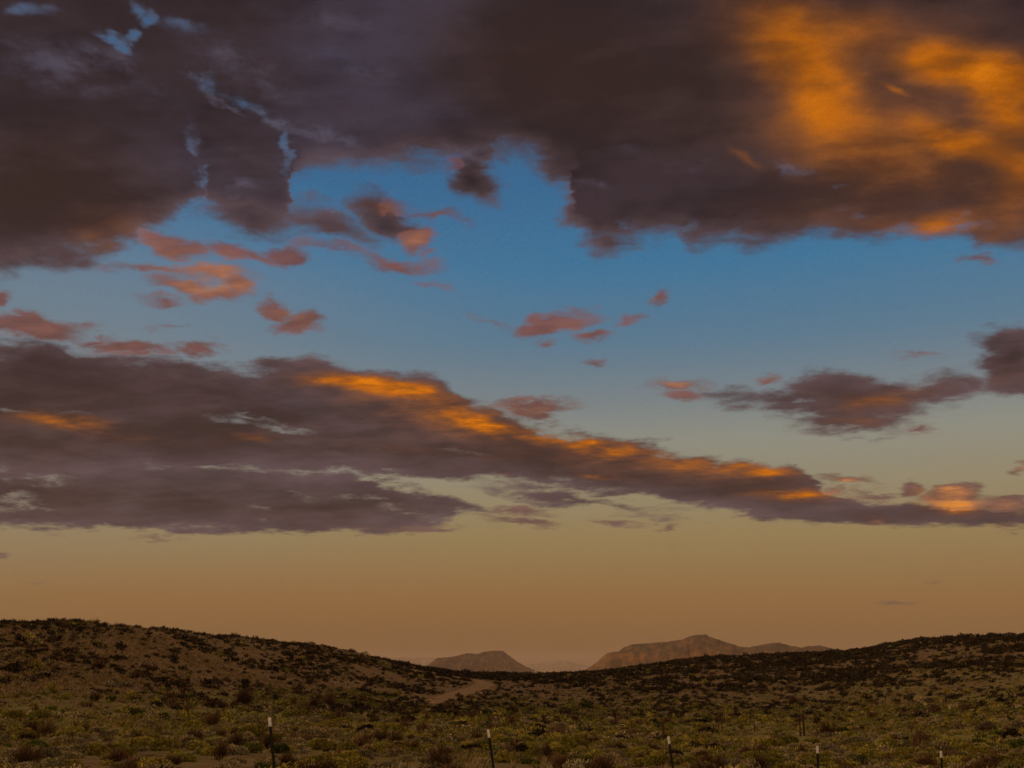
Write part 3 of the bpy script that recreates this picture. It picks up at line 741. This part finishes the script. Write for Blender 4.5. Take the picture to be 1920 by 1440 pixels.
# ------------------------------------------------------------------ vegetation
def leaf_mat(name, base, tip, rough=0.9, var=0.35):
    m, T, bs = new_mat(name)
    oi = T.node('ShaderNodeObjectInfo')
    at = T.node('ShaderNodeAttribute', attribute_name='tint')
    geo = T.node('ShaderNodeNewGeometry')
    tint = T.sep(at.outputs['Vector'])
    r1, g1, _ = tint                       # r: per plant, g: per leaf
    rnd = T.m('FRACT', T.add(T.mul(oi.outputs['Random'], 7.31), r1))
    c = T.mix(g1, base, tip)
    c = T.vm('SCALE', c, sc=T.m('MULTIPLY_ADD', rnd, 2 * var, 1 - var))
    c2 = T.mix(T.mul(T.m('FRACT', T.mul(rnd, 5.7)), 0.35), c, T.vm('MULTIPLY', c, (1.25, 0.85, 0.7)))
    T.put(bs.inputs['Base Color'], c2)
    bs.inputs['Roughness'].default_value = rough
    bs.inputs['Specular IOR Level'].default_value = 0.05
    return m
KINDS = {
 'sagebrush':    (leaf_mat('sagebrush_leaves', (0.125, 0.100, 0.050), (0.300, 0.240, 0.125)), 'dusty grey-olive'),
 'rabbitbrush':  (leaf_mat('rabbitbrush_leaves', (0.120, 0.102, 0.020), (0.290, 0.245, 0.046)), 'yellow-olive'),
 'green_shrub':  (leaf_mat('green_shrub_leaves', (0.050, 0.058, 0.010), (0.100, 0.115, 0.018)), 'fresh green'),
 'dark_shrub':   (leaf_mat('dark_shrub_leaves', (0.022, 0.016, 0.010), (0.050, 0.036, 0.020)), 'blackish'),
 'twiggy_shrub': (leaf_mat('bare_twigs', (0.070, 0.040, 0.020), (0.125, 0.072, 0.034)), 'bare brown'),
}

def bush_geo(kind, nleaf, seed, blade=1.0):
    """leaf blades spread through an uneven dome of unit radius; returns verts (4n,3), tint (4n,3)"""
    g = np.random.default_rng(seed)
    lobes = g.integers(4, 8)
    la = g.uniform(0, 2 * np.pi, lobes); lr = g.uniform(0.15, 0.55, lobes)
    cxy = np.stack([np.cos(la) * lr, np.sin(la) * lr], -1)
    hz = g.uniform(0.55, 1.0, lobes); wr = g.uniform(0.38, 0.62, lobes)
    k = g.integers(0, lobes, nleaf)
    th = g.uniform(0, 2 * np.pi, nleaf)
    cosp = g.uniform(-0.15, 1.0, nleaf)
    sp = np.sqrt(1 - np.clip(cosp, -1, 1) ** 2)
    rad = g.uniform(0.55, 1.0, nleaf) ** 0.3
    if kind == 'twiggy_shrub':
        rad = g.uniform(0.15, 1.05, nleaf)
        cosp = np.sqrt(g.uniform(0.1, 1, nleaf)); sp = np.sqrt(1 - cosp**2)
        hz = hz * 1.25
    dirs = np.stack([sp * np.cos(th), sp * np.sin(th), cosp], -1)
    p = np.empty((nleaf, 3))
    p[:, 0] = cxy[k, 0] + dirs[:, 0] * wr[k] * rad
    p[:, 1] = cxy[k, 1] + dirs[:, 1] * wr[k] * rad
    p[:, 2] = np.maximum(0.03, 0.12 + dirs[:, 2] * hz[k] * 0.72 * rad)
    # blades point up and outward from the root
    root = np.array([0, 0, -0.25])
    d = p - root + g.normal(0, 0.45 if kind != 'twiggy_shrub' else 0.2, (nleaf, 3)); d /= np.linalg.norm(d, axis=1)[:, None]
    if kind == 'twiggy_shrub':
        L = g.uniform(0.25, 0.5, nleaf); Wd = g.uniform(0.008, 0.018, nleaf) * blade * 1.4
    elif kind in ('sagebrush', 'dark_shrub'):
        L = g.uniform(0.09, 0.18, nleaf) * blade; Wd = g.uniform(0.035, 0.065, nleaf) * blade
    else:
        L = g.uniform(0.10, 0.20, nleaf) * blade; Wd = g.uniform(0.03, 0.055, nleaf) * blade
    out_ = dirs * np.array([1, 1, 1.0]) + g.normal(0, 0.35, (nleaf, 3))
    if kind == 'twiggy_shrub': out_ = g.normal(0, 1, (nleaf, 3))
    s = np.cross(d, out_); s /= np.linalg.norm(s, axis=1)[:, None]
    a = p - d * L[:, None] * 0.5; b = p + d * L[:, None] * 0.5
    V_ = np.stack([a - s * Wd[:, None] * 0.5, a + s * Wd[:, None] * 0.5, b + s * Wd[:, None] * 0.35, b - s * Wd[:, None] * 0.35], 1)
    leaf = g.uniform(0, 1, nleaf)
    t = np.zeros((nleaf, 4, 3)); t[:, :, 1] = leaf[:, None]
    return V_.reshape(-1, 3), t.reshape(-1, 3)

def quads(n): return np.arange(n * 4, dtype=np.int32).reshape(-1, 4)
def twig_geo(seed, n=26):
    """a few forking woody stems"""
    g = np.random.default_rng(seed); vs, fs = [], []
    for i in range(n):
        th = g.uniform(0, 2 * np.pi); ln = g.uniform(0.4, 0.75); out = g.uniform(0.2, 0.6)
        p0 = np.array([g.uniform(-.06, .06), g.uniform(-.06, .06), -0.04]); p1 = p0 + np.array([math.cos(th) * out * .4, math.sin(th) * out * .4, ln * .5]); p2 = p0 + np.array([math.cos(th) * out, math.sin(th) * out, ln])
        b = len(vs); rr_ = (0.022, 0.014, 0.005)
        for p, r_ in zip((p0, p1, p2), rr_):
            for q in range(3):
                vs.append(p + np.array([math.cos(q * 2.094) * r_, math.sin(q * 2.094) * r_, 0]))
        for lv in range(2):
            for q in range(3):
                fs.append((b + lv * 3 + q, b + lv * 3 + (q + 1) % 3, b + lv * 3 + 3 + (q + 1) % 3, b + lv * 3 + 3 + q))
    return np.array(vs), np.array(fs)
wood, T, bs = new_mat('grey_brown_stems')
bs.inputs['Base Color'].default_value = (0.07, 0.045, 0.028, 1); bs.inputs['Roughness'].default_value = 0.95

# ---- scatter: every shrub of the slopes, with kind, size and place
def road_dist(x, y):
    d = np.full(x.shape, 1e9)
    for p, w in zip(ROAD[::3], ROADW[::3]):
        d = np.minimum(d, np.hypot(x - p[0], y - p[1]) - w / 2)
    return d
NC = 95000
rr_ = np.sqrt(rng.uniform(24**2, 372**2, NC)); aa_ = np.radians(rng.uniform(-29.5, 29.5, NC))
sx, sy = rr_ * np.sin(aa_), rr_ * np.cos(aa_)
sz = height(sx, sy)
ppx, ppy, _ = to_px(sx, sy, sz)
big_n = vfbm(sx / 34, sy / 34, 3, 501); mid_n = vfbm(sx / 9, sy / 9, 3, 511); sp_n = vfbm(sx / 17, sy / 17, 3, 521)
right_ridge = np.clip((ppx - 1000) / 300, 0, 1) * np.clip((rr_ - 205) / 60, 0, 1)
saddle = np.clip((rr_ - 235) / 40, 0, 1) * np.clip((ppx - 700) / 120, 0, 1)
basin = np.clip((200 - rr_) / 60, 0, 1) * np.clip((ppx + 200) / 500, 0.35, 1)
crest = np.interp(ppx, [0, 178, 300, 480, 640, 800, 1000, 1220, 1500, 1720, 1920], [168, 178, 200, 232, 255, 290, 320, 335, 355, 345, 330])
top_ = np.clip((rr_ / crest - 0.80) / 0.15, 0, 1)
dens = 0.20 + 0.34 * basin + 0.30 * np.clip((80 - rr_) / 25, 0, 1) + 0.10 * np.maximum(right_ridge, saddle) + 0.42 * top_ * np.clip((ppx - 300) / 500, 0.2, 1) + 1.0 * mid_n + 0.6 * big_n
lowslope = np.exp(-((rr_ - 222) / 22) ** 2) * np.clip((ppx - 1080) / 200, 0, 1)
dens = dens * (1 + 0.1 * np.clip((rr_ - 112) / 25, 0, 1) * np.clip((1000 - ppx) / 150, 0, 1))
dens = np.maximum(dens * (1 - 0.5 * lowslope), 0.10)
# the bare grazed patch on the right of the basin
bare = np.exp(-(((ppx - 1640) / 230) ** 2 + ((ppy - 1352) / 20) ** 2))
dens = dens * (1 - 0.72 * bare)
rd = road_dist(sx, sy)
clear = np.zeros(NC, bool)
for bx0, by0 in ((1245, 1389), (1508, 1380), (1501, 1381), (1415, 1372), (1354, 1371), (1774, 1318), (1661, 1313), (1011, 1423), (1425, 1366), (1496, 1377)):
    clear |= (np.abs(ppx - bx0) < 16) & (ppy > by0 - 2) & (ppy < by0 + 18)
keep = ~clear & (rng.uniform(0, 1, NC) < dens) & (rd > 0.8) & (ppy < 1475)
sx, sy, sz, rr_, ppx, ppy, big_n, mid_n, sp_n, right_ridge, saddle, basin = [v[keep] for v in (sx, sy, sz, rr_, ppx, ppy, big_n, mid_n, sp_n, right_ridge, saddle, basin)]
N = len(sx)
u = rng.uniform(0, 1, N)
names = list(KINDS)
w = np.zeros((5, N))
w[0] = 0.50 + 1.0 * np.clip(sp_n, 0, 1) + 0.25 * basin
w[1] = 0.30 + 1.2 * np.clip(-sp_n, 0, 1) + 0.35 * basin
green_strip = np.exp(-((rr_ - 150) / 32) ** 2) * np.clip((1500 - ppx) / 500, 0.3, 1)
w[2] = 0.04 + 0.10 * basin + 0.55 * green_strip + 0.3 * np.clip(big_n, 0, 1) * basin
w[3] = 0.05 + 2.6 * np.maximum(right_ridge, saddle) + 0.75 * np.clip((rr_ - 120) / 60, 0, 1)
w[4] = 0.10 + 0.1 * basin
lh = np.clip((rr_ - 112) / 25, 0, 1) * np.clip((1000 - ppx) / 150, 0, 1)
w[0] *= 1 - 0.55 * lh; w[1] *= 1 - 0.75 * lh; w[2] *= 1 - 0.85 * lh; w[3] += 0.5 * lh; w[4] += 0.35 * lh
cw = np.cumsum(w / w.sum(0), 0)
kind = (u[None, :] > cw).sum(0).clip(0, 4)
size = rng.lognormal(0.0, 0.42, N)
base_sz = np.array([0.40, 0.42, 0.36, 0.50, 0.40])[kind]
rs = np.clip(base_sz * size, 0.16, 1.15)
rs *= np.where(kind == 3, 1.0 + 0.45 * np.maximum(right_ridge, saddle), 1.0)
rs = np.where(rr_ < 60, np.minimum(rs, 0.62), rs)
hs = np.array([0.85, 0.95, 0.85, 0.9, 1.15])[kind] * rng.uniform(0.75, 1.15, N)
rz = rng.uniform(0, 2 * np.pi, N)
shown = (ppx > -20) & (ppx < 1940) & (ppy < 1450)
appar = rs / rr_ * shown

# specimens one can point out in the photograph
SPEC = [((462, 1322), 'twiggy_shrub', 1.9, 1.0, 'big leafless brown bush standing alone at the foot of the left hill'),
        ((622, 1325), 'twiggy_shrub', 1.8, 1.0, 'dense brown twiggy bush, larger of a pair below the left slope'),
        ((585, 1326), 'twiggy_shrub', 1.3, .9, 'smaller brown twiggy bush beside a larger one below the left slope'),
        ((1893, 1386), 'dark_shrub', 0.95, 1.1, 'round nearly black bush near the right edge of the plain'),
        ((1580, 1377), 'green_shrub', 0.8, 1.1, 'dark green bush right of the pair of old wooden stakes'),
        ((1592, 1384), 'rabbitbrush', 0.8, 1.0, 'yellow-green bush just in front of the dark green one by the stakes'),
        ((1880, 1316), 'dark_shrub', 1.0, .9, 'small black bush alone on the pale right slope'),
        ((1485, 1324), 'twiggy_shrub', 2.0, .8, 'wide dark brown bush on the lip of the bare right field'),
        ((1098, 1328), 'green_shrub', 1.5, .8, 'dark green bush in the centre below the saddle'),
        ((1012, 1372), 'dark_shrub', 0.75, 1.3, 'dark upright bush in the centre of the basin'),
        ((1382, 1348), 'dark_shrub', 1.5, .7, 'flat dark bush on the grassy rise right of centre'),
        ((560, 1344), 'rabbitbrush', 1.6, .7, 'pale rounded bush in front of the brown twiggy pair')]
META = []
for (p, kd, r_, h_, lab) in SPEC:
    q = on_ground(*p)
    META.append((q[0], q[1], float(height(q[0], q[1])), r_, h_, names.index(kd), lab))

order = np.argsort(-appar)
solo = order[:292]
rest = np.setdiff1d(np.arange(N), solo)

# individual shrubs: shared meshes, one object each (> foliage, stems)
VAR = {}
for ki, kn in enumerate(names):
    VAR[kn] = []
    for v in range(5):
        nl = 1900 if kn != 'twiggy_shrub' else 900
        vv, tt = bush_geo(kn, nl, 900 + ki * 17 + v)
        fm = np_mesh('foliage', vv, quads(nl), KINDS[kn][0], attr={'tint': tt})
        tv, tf = twig_geo(300 + ki * 11 + v)
        VAR[kn].append((fm, np_mesh('stems', tv, tf, wood)))
POSTX = [(505, 'first'), (915, 'second'), (1253, 'third'), (1533, 'fourth'), (1764, 'fifth')]
LOOK = {'sagebrush': 'dusty grey sagebrush mound', 'rabbitbrush': 'yellowish rabbitbrush mound', 'green_shrub': 'fresh green low shrub', 'dark_shrub': 'blackish low shrub', 'twiggy_shrub': 'bare brown shrub'}
def place_label(px, py):
    if px < 505: s_ = 'left of first fence post'
    elif px < 915: s_ = 'between first and second fence posts'
    elif px < 1253: s_ = 'between second and third fence posts'
    elif px < 1533: s_ = 'between third and fourth fence posts'
    elif px < 1764: s_ = 'between fourth and fifth fence posts'
    else: s_ = 'right of last fence post'
    return s_
first = {}
def shrub(x, y, z, r_, h_, ki, rot, label, group, v):
    kn = names[ki]
    key = (kn, v)
    if key not in first:
        root = empty(kn)
        f = link('foliage', VAR[kn][v][0], root); st_ = link('stems', VAR[kn][v][1], root)
        first[key] = (root, f, st_)
    else:
        r0, f0, s0 = first[key]
        root = r0.copy(); f = f0.copy(); st_ = s0.copy()
        for o in (root, f, st_): COL.objects.link(o)
        f.parent = root; st_.parent = root
    root.location = (x, y, z - 0.03); root.rotation_euler = (0, 0, rot); root.scale = (r_, r_, r_ * h_)
    for k in ('group', 'label'):
        if k in root: del root[k]
    tag(root, label, 'shrub', group)
    return root
buckets = {}
for i in solo: 
    buckets.setdefault((int(kind[i]), place_label(ppx[i], ppy[i]), 0 if ppy[i] > 1405 else 1), []).append(i)
for (ki, pl, far_), idx in buckets.items():
    idx.sort(key=lambda i: -rs[i] * hs[i])
    look = LOOK[names[ki]]
    where = 'foreground' if not far_ else 'middle distance'
    for n_i, i in enumerate(idx):
        grp = None
        if len(idx) == 1: lab = 'only %s in the %s %s' % (look, where, pl)
        elif n_i == 0: lab = 'largest %s in the %s %s' % (look, where, pl)
        else:
            lab = '%s in the %s %s' % (look, where, pl); grp = '%ss in the %s %s' % (look, where, pl)
        if grp is None and len(idx) > 1: grp = '%ss in the %s %s' % (look, where, pl)
        shrub(sx[i], sy[i], sz[i], rs[i], hs[i], ki, rz[i], lab, grp or 'single %ss' % look, int(rng.integers(0, 5)))
for (x, y, z, r_, h_, ki, lab) in META:
    shrub(x, y, z, r_, h_, ki, rng.uniform(0, 6.28), lab, None, int(rng.integers(0, 5)))

# everything smaller: one brush cover
LOD = {}
for ki, kn in enumerate(names):
    for lod, (nl, bl) in enumerate([(300, 1.7), (90, 2.6), (72, 2.7)]):
        if kn == 'twiggy_shrub': nl, bl = int(nl * 1.2), bl * 1.5
        LOD[ki, lod] = [bush_geo(kn, nl, 4000 + ki * 31 + lod * 7 + v, bl) for v in range(6)]
mats = [KINDS[k][0] for k in names]
vs, ts, mi = [], [], []
for i in rest:
    if not (-60 < ppx[i] < 1980): continue
    lod = 0 if rr_[i] < 75 else (1 if rr_[i] < 150 else 2)
    vv, tt = LOD[int(kind[i]), lod][int(rng.integers(0, 6))]
    c_, s_ = math.cos(rz[i]), math.sin(rz[i])
    q = np.empty_like(vv)
    q[:, 0] = (vv[:, 0] * c_ - vv[:, 1] * s_) * rs[i] + sx[i]; q[:, 1] = (vv[:, 0] * s_ + vv[:, 1] * c_) * rs[i] + sy[i]; q[:, 2] = vv[:, 2] * rs[i] * hs[i] + sz[i] - 0.03
    t2 = tt.copy(); t2[:, 0] = rng.uniform()
    vs.append(q); ts.append(t2); mi.append(np.full(len(vv) // 4, kind[i], dtype=np.int32))
vs = np.vstack(vs); ts = np.vstack(ts); mi = np.concatenate(mi)
me = np_mesh('brush_cover', vs, quads(len(vs) // 4), None, attr={'tint': ts})
for m_ in mats: me.materials.append(m_)
me.polygons.foreach_set('material_index', mi)
tag(link('brush_cover', me), 'countless small shrubs dotted over the basin floor and the hillsides', 'brush', kind='stuff')
print('shrubs', N, 'faces', len(vs) // 4)

# grass tufts and low herbs between the shrubs
NG = 40000
gr = np.sqrt(rng.uniform(25**2, np.where(rng.uniform(0, 1, NG * 3) < 0.6, 190**2, 330**2))); ga = np.radians(rng.uniform(-28, 28, NG * 3))
gx, gy = gr * np.sin(ga), gr * np.cos(ga)
gm_ = vfbm(gx / 12, gy / 12, 3, 611) + 0.25 * np.exp(-((gr - 150) / 35) ** 2)
k_ = np.where((rng.uniform(-0.35, 0.6, NG * 3) < gm_) & (road_dist(gx, gy) > 0))[0][:NG]
gx, gy, gr = gx[k_], gy[k_], gr[k_]; gz = height(gx, gy); n = len(gx)
onslope = np.clip((gz - EYE + 2.2) / 1.4, 0, 1)
nb = 9
th = rng.uniform(0, 2 * np.pi, (n, nb)); ro = rng.uniform(0, 0.14, (n, nb)) * (1 + gr[:, None] / 90); ln_ = rng.uniform(0.10, 0.30, (n, nb)); wd = 0.010 * (1 + gr[:, None] / 30)
bx_ = gx[:, None] + np.cos(th) * ro; by_ = gy[:, None] + np.sin(th) * ro; bz_ = gz[:, None] - 0.02 + 0 * ro
tx_ = bx_ + np.cos(th) * ln_ * 0.5; ty_ = by_ + np.sin(th) * ln_ * 0.5; tz_ = bz_ + ln_
sx_, sy_ = -np.sin(th + 0.7) * wd, np.cos(th + 0.7) * wd
gv = np.stack([np.stack([bx_ - sx_, by_ - sy_, bz_], -1), np.stack([bx_ + sx_, by_ + sy_, bz_], -1), np.stack([tx_, ty_, tz_], -1)], 2).reshape(-1, 3)
gt = np.zeros((n, nb, 3, 3)); gt[..., 0] = rng.uniform(0, 1, (n, 1, 1)); gt[..., 1] = rng.uniform(0, 1, (n, nb, 1))
greenish = (rng.uniform(0, 1, n) < (1 - onslope) * 0.45 + (1 - onslope) * 0.4 * np.exp(-((gr - 150) / 40) ** 2))
dryg = leaf_mat('dry_grass_blades', (0.15, 0.105, 0.045), (0.26, 0.18, 0.08))
grng = leaf_mat('green_grass_blades', (0.080, 0.080, 0.012), (0.16, 0.145, 0.028))
me = np_mesh('grass', gv, np.arange(len(gv)).reshape(-1, 3), None, attr={'tint': gt.reshape(-1, 3)})
me.materials.append(dryg); me.materials.append(grng)
me.polygons.foreach_set('material_index', np.repeat(greenish.astype(np.int32), nb))
tag(link('grass', me), 'dry and green grass tufts between the shrubs of the basin', 'grass', kind='stuff')

# ------------------------------------------------------------------ fence posts, stakes, rocks
def simple_mat(name, c1, c2, scale=20.0, rough=0.7, metal=0.0, lo=0.4, hi=0.65):
    m, T, bs = new_mat(name)
    tcn = T.node('ShaderNodeTexCoord')
    n_ = T.noise(tcn.outputs['Object'], scale, 5, 0.65)
    T.put(bs.inputs['Base Color'], T.mix(T.ss(n_, lo, hi), c1, c2))
    bs.inputs['Roughness'].default_value = rough; bs.inputs['Metallic'].default_value = metal
    return m
green_steel = simple_mat('dark_green_steel', (0.012, 0.014, 0.010), (0.030, 0.022, 0.014), 14, 0.6)
white_paint = simple_mat('weathered_white_paint', (0.80, 0.74, 0.66), (0.50, 0.42, 0.34), 30, 0.6, lo=0.5, hi=0.8)
old_wood = simple_mat('weathered_wood', (0.022, 0.015, 0.010), (0.055, 0.038, 0.025), 9, 0.95)
sandstone = simple_mat('pale_sandstone', (0.42, 0.28, 0.18), (0.24, 0.14, 0.08), 3, 0.95)

def bm_obj(name, bm, mat, parent=None):
    me = bpy.data.meshes.new(name); bm.normal_update(); bm.to_mesh(me); bm.free(); me.materials.append(mat)
    return link(name, me, parent)

def t_section(bm, z0, z1, g=0.0):
    """T-shaped steel section: a wide face towards the camera and a web behind it"""
    w, t_, d = 0.0205 + g, 0.0028 + g, 0.036 + g
    out = [(-w, -t_ * 2), (w, -t_ * 2), (w, t_), (t_, t_ * 2.2), (t_, d), (-t_, d), (-t_, t_ * 2.2), (-w, t_)]
    lo = [bm.verts.new((x, y, z0)) for x, y in out]; hi = [bm.verts.new((x, y, z1)) for x, y in out]
    n = len(out)
    for i in range(n): bm.faces.new((lo[i], lo[(i + 1) % n], hi[(i + 1) % n], hi[i]))
    bm.faces.new(lo[::-1]); bm.faces.new(hi)

import bmesh
def make_post(length):
    root = empty('fence_post')
    tip = 0.135
    bm = bmesh.new(); t_section(bm, -0.25, length - tip)
    k = 0.10
    while k < length - tip - 0.03:                # studs that hold the wire
        bmesh.ops.create_cube(bm, size=1.0, matrix=Matrix.Translation((0, -0.009, k)) @ Matrix.Diagonal((0.015, 0.010, 0.010, 1)))
        k += 0.054
    bm_obj('steel_post', bm, green_steel, root)
    bm = bmesh.new(); t_section(bm, length - tip + 0.0005, length, 0.0012)
    for q in (0.03, 0.085):
        bmesh.ops.create_cube(bm, size=1.0, matrix=Matrix.Translation((0, -0.0105, length - tip + q)) @ Matrix.Diagonal((0.016, 0.010, 0.011, 1)))
    bm_obj('painted_tip', bm, white_paint, root)
    return root
POSTS = [((505, 1345), (515, 1440), 18.0, 'tall dark steel post with white tip, leftmost and nearest of the row'),
         ((915, 1368), (926, 1440), 20.0, 'leaning dark steel post with white tip near the picture centre'),
         ((1253, 1381), (1262, 1440), 22.0, 'leaning steel post with white tip, third along, below a thin stake'),
         ((1532.5, 1399), (1534, 1440), 24.0, 'upright dark steel post with white tip, fourth along the row'),
         ((1764, 1408), (1766, 1440), 26.0, 'shortest upright steel post with white tip, nearest the right edge')]
for (tp, bp, dist, lab) in POSTS:
    x, y, z = ray(*tp); h = math.hypot(x, y)
    tx, ty, tz = x / h * dist, y / h * dist, EYE + z / h * dist
    lean = math.atan2(bp[0] - tp[0], bp[1] - tp[1])
    # perspective alone tilts an upright pole a little; take it off
    q0 = to_px(np.array(tx), np.array(ty), np.array(tz)); q1 = to_px(np.array(tx), np.array(ty), np.array(tz - 1.0))
    lean -= math.atan2(float(q1[0] - q0[0]), float(q1[1] - q0[1]))
    gz_ = float(height(tx, ty))
    L = (tz - gz_) / math.cos(lean)
    bx0 = tx + math.sin(lean) * L
    gz_ = float(height(bx0, ty)); L = (tz - gz_) / math.cos(lean)
    r_ = make_post(L)
    r_.location = (tx + math.sin(lean) * L, ty, gz_)
    r_.rotation_euler = (0, -lean, 0)
    tag(r_, lab, 'fence post', 'white-tipped steel posts of the roadside fence')

def make_stake(name, base_px, top_px, width_px, label, mat=old_wood, seed=0, group='old wooden stakes out in the basin'):
    b = on_ground(*base_px); d = math.hypot(*b); z = float(height(b[0], b[1]))
    H = (base_px[1] - top_px[1]) * d / F
    r_ = max(0.02, width_px * 1.35 * d / F * 0.5)
    dx = (top_px[0] - base_px[0]) * d / F
    g = random.Random(seed)
    bm = bmesh.new(); rings = []
    for i in range(7):
        t = i / 6; rr0 = r_ * (1.05 - 0.25 * t) * g.uniform(0.92, 1.08)
        cx_ = dx * t + g.uniform(-.01, .01); cy_ = g.uniform(-.01, .01); zz0 = -0.2 + (H + 0.2) * t
        rings.append([bm.verts.new((cx_ + rr0 * math.cos(a * 0.785) * g.uniform(.88, 1.1), cy_ + rr0 * math.sin(a * 0.785) * g.uniform(.88, 1.1), zz0 + (g.uniform(-.03, .03) if i == 6 else 0))) for a in range(8)])
    for i in range(6):
        for a in range(8): bm.faces.new((rings[i][a], rings[i][(a + 1) % 8], rings[i + 1][(a + 1) % 8], rings[i + 1][a]))
    bm.faces.new(rings[-1]); bm.faces.new(rings[0][::-1])
    o = bm_obj(name, bm, mat); o.location = (b[0], b[1], z)
    tag(o, label, 'stake', group)
    return o
make_stake('wooden_stake', (1245, 1389), (1244, 1357), 2.4, 'thin dark stake rising just above the third white-tipped post', seed=1)
make_stake('wooden_stake', (1508, 1380), (1508, 1345), 2.8, 'dark thick stake, right one of the close pair', seed=2)
make_stake('wooden_stake', (1501, 1381), (1500.5, 1346), 2.0, 'slimmer greyer stake, left one of the close pair', seed=3)
make_stake('wooden_stake', (1415, 1372), (1415, 1358), 2.0, 'short stake beside a fallen pale rail', seed=4)
make_stake('wooden_stake', (1354, 1371), (1354, 1356), 1.3, 'very thin short stake among brush right of the centre', seed=5)
make_stake('wooden_stake', (1774, 1318), (1774, 1301), 2.2, 'short stake far off on the green strip at right', seed=6)
make_stake('wooden_stake', (1661, 1313), (1661, 1302), 1.3, 'faint thin stake on the green strip, left of a thicker one', seed=7)
make_stake('wooden_stake', (1011, 1423), (1010, 1403), 1.6, 'thin twisted stake among pale bushes near the second fence post', seed=8)
# fallen rail
b = on_ground(1418, 1366); d_ = math.hypot(*b); zr = float(height(*b))
bm = bmesh.new()
bmesh.ops.create_cone(bm, cap_ends=True, segments=8, radius1=0.07, radius2=0.05, depth=1.7, matrix=Matrix.Translation((0.7, 0.1, 0.32)) @ Matrix.Rotation(R(87), 4, 'Y'))
o = bm_obj('fallen_rail', bm, simple_mat('bleached_wood', (0.24, 0.18, 0.12), (0.15, 0.11, 0.07), 8, .95)); o.location = (b[0], b[1], zr)
tag(o, 'pale weathered rail lying level in the brush beside a short stake', 'rail')

def rock_mesh(seed, flat):
    g = np.random.default_rng(seed)
    bm = bmesh.new(); bmesh.ops.create_icosphere(bm, subdivisions=3, radius=1.0)
    ax = g.normal(0, 1, (9, 3)); ax /= np.linalg.norm(ax, axis=1)[:, None]; cut = g.uniform(0.55, 0.9, 9)
    for v in bm.verts:
        p = np.array(v.co)
        for a, c_ in zip(ax, cut):                # chop flat faces
            s_ = p @ a
            if s_ > c_: p = p - a * (s_ - c_) * 0.9
        p = p * (1 + 0.08 * float(vnoise(p[0] * 3 + seed, p[1] * 3 + p[2] * 2.3, 9)))
        v.co = (p[0], p[1] * 0.8, p[2] * flat)
    me = bpy.data.meshes.new('boulder'); bm.to_mesh(me); bm.free(); me.materials.append(sandstone)
    return me
RM = [rock_mesh(i, f) for i, f in enumerate((0.6, 0.45, 0.7, 0.35, 0.55))]
CL = {'slope': ('pale sandstone lump in the scatter of stones on the left hill', 'pale stones scattered half way down the left hill'),
      'bank': ('pale rock on the bank inside the bend of the dirt road', 'pale rocks on the bank by the dirt road'),
      'west': ('small pale stone near the top of the far left slope', 'small pale stones high on the left slope'),
      'skyl': ('single pale stone just under the skyline', None)}
ROCKS = [((628, 1282), 5, 'slope'), ((634, 1280), 4, 'slope'), ((641, 1284), 4, 'slope'), ((648, 1286), 5, 'slope'), ((655, 1291), 7, 'slope'), ((660, 1288), 3, 'slope'), ((618, 1279), 3, 'slope'),
         ((846, 1287), 6, 'bank'), ((853, 1285), 7, 'bank'), ((860, 1288), 5, 'bank'), ((867, 1283), 3, 'bank'),
         ((100, 1263), 3, 'west'), ((106, 1266), 3, 'west'), ((112, 1264), 3, 'west'), ((119, 1262), 3, 'west'), ((217, 1265), 4, 'west'), ((96, 1268), 2.5, 'west')]
ONE = [((901, 1301), 5, 'white stone under the outer edge of the road bend'), ((943, 1314), 7, 'flat pale stone below the road, left of the basin centre'),
       ((1612, 1232), 5, 'white speck of rock high on the right hill under the skyline'), ((579, 1234), 3.5, 'white stone just below the left hill crest'),
       ((1496, 1377), 6, 'flat white slab at the foot of the pair of stakes'), ((1557, 1357), 4, 'small pinkish white stone on the bare right field'),
       ((1572, 1383), 4, 'small pale stone in front of the dark green bush'), ((1418, 1328), 3.5, 'tiny pale stone on the grassy rise'),
       ((1765, 1273), 3.5, 'small white stone among black bushes of the right slope'), ((503, 1300), 3, 'tiny pale stone low on the left hill'),
       ((207, 1350), 4, 'little pale rock at the edge of the left basin'), ((1141, 1376), 6, 'pale low stone between bushes near the centre')]
allr = [(p, s_, CL[k][0], CL[k][1]) for p, s_, k in ROCKS] + [(p, s_, l_, None) for p, s_, l_ in ONE]
for i, (p, s_, lab, grp) in enumerate(allr):
    q = on_ground(*p); d_ = math.hypot(*q)
    o = link('boulder', RM[i % 5])
    r_ = max(0.12, s_ * 0.5 * d_ / F)
    o.scale = (r_, r_, r_); o.rotation_euler = (0, 0, random.uniform(-0.6, 0.6))
    o.location = (q[0], q[1], float(height(*q)) + r_ * 0.18)
    tag(o, lab, 'rock', grp)
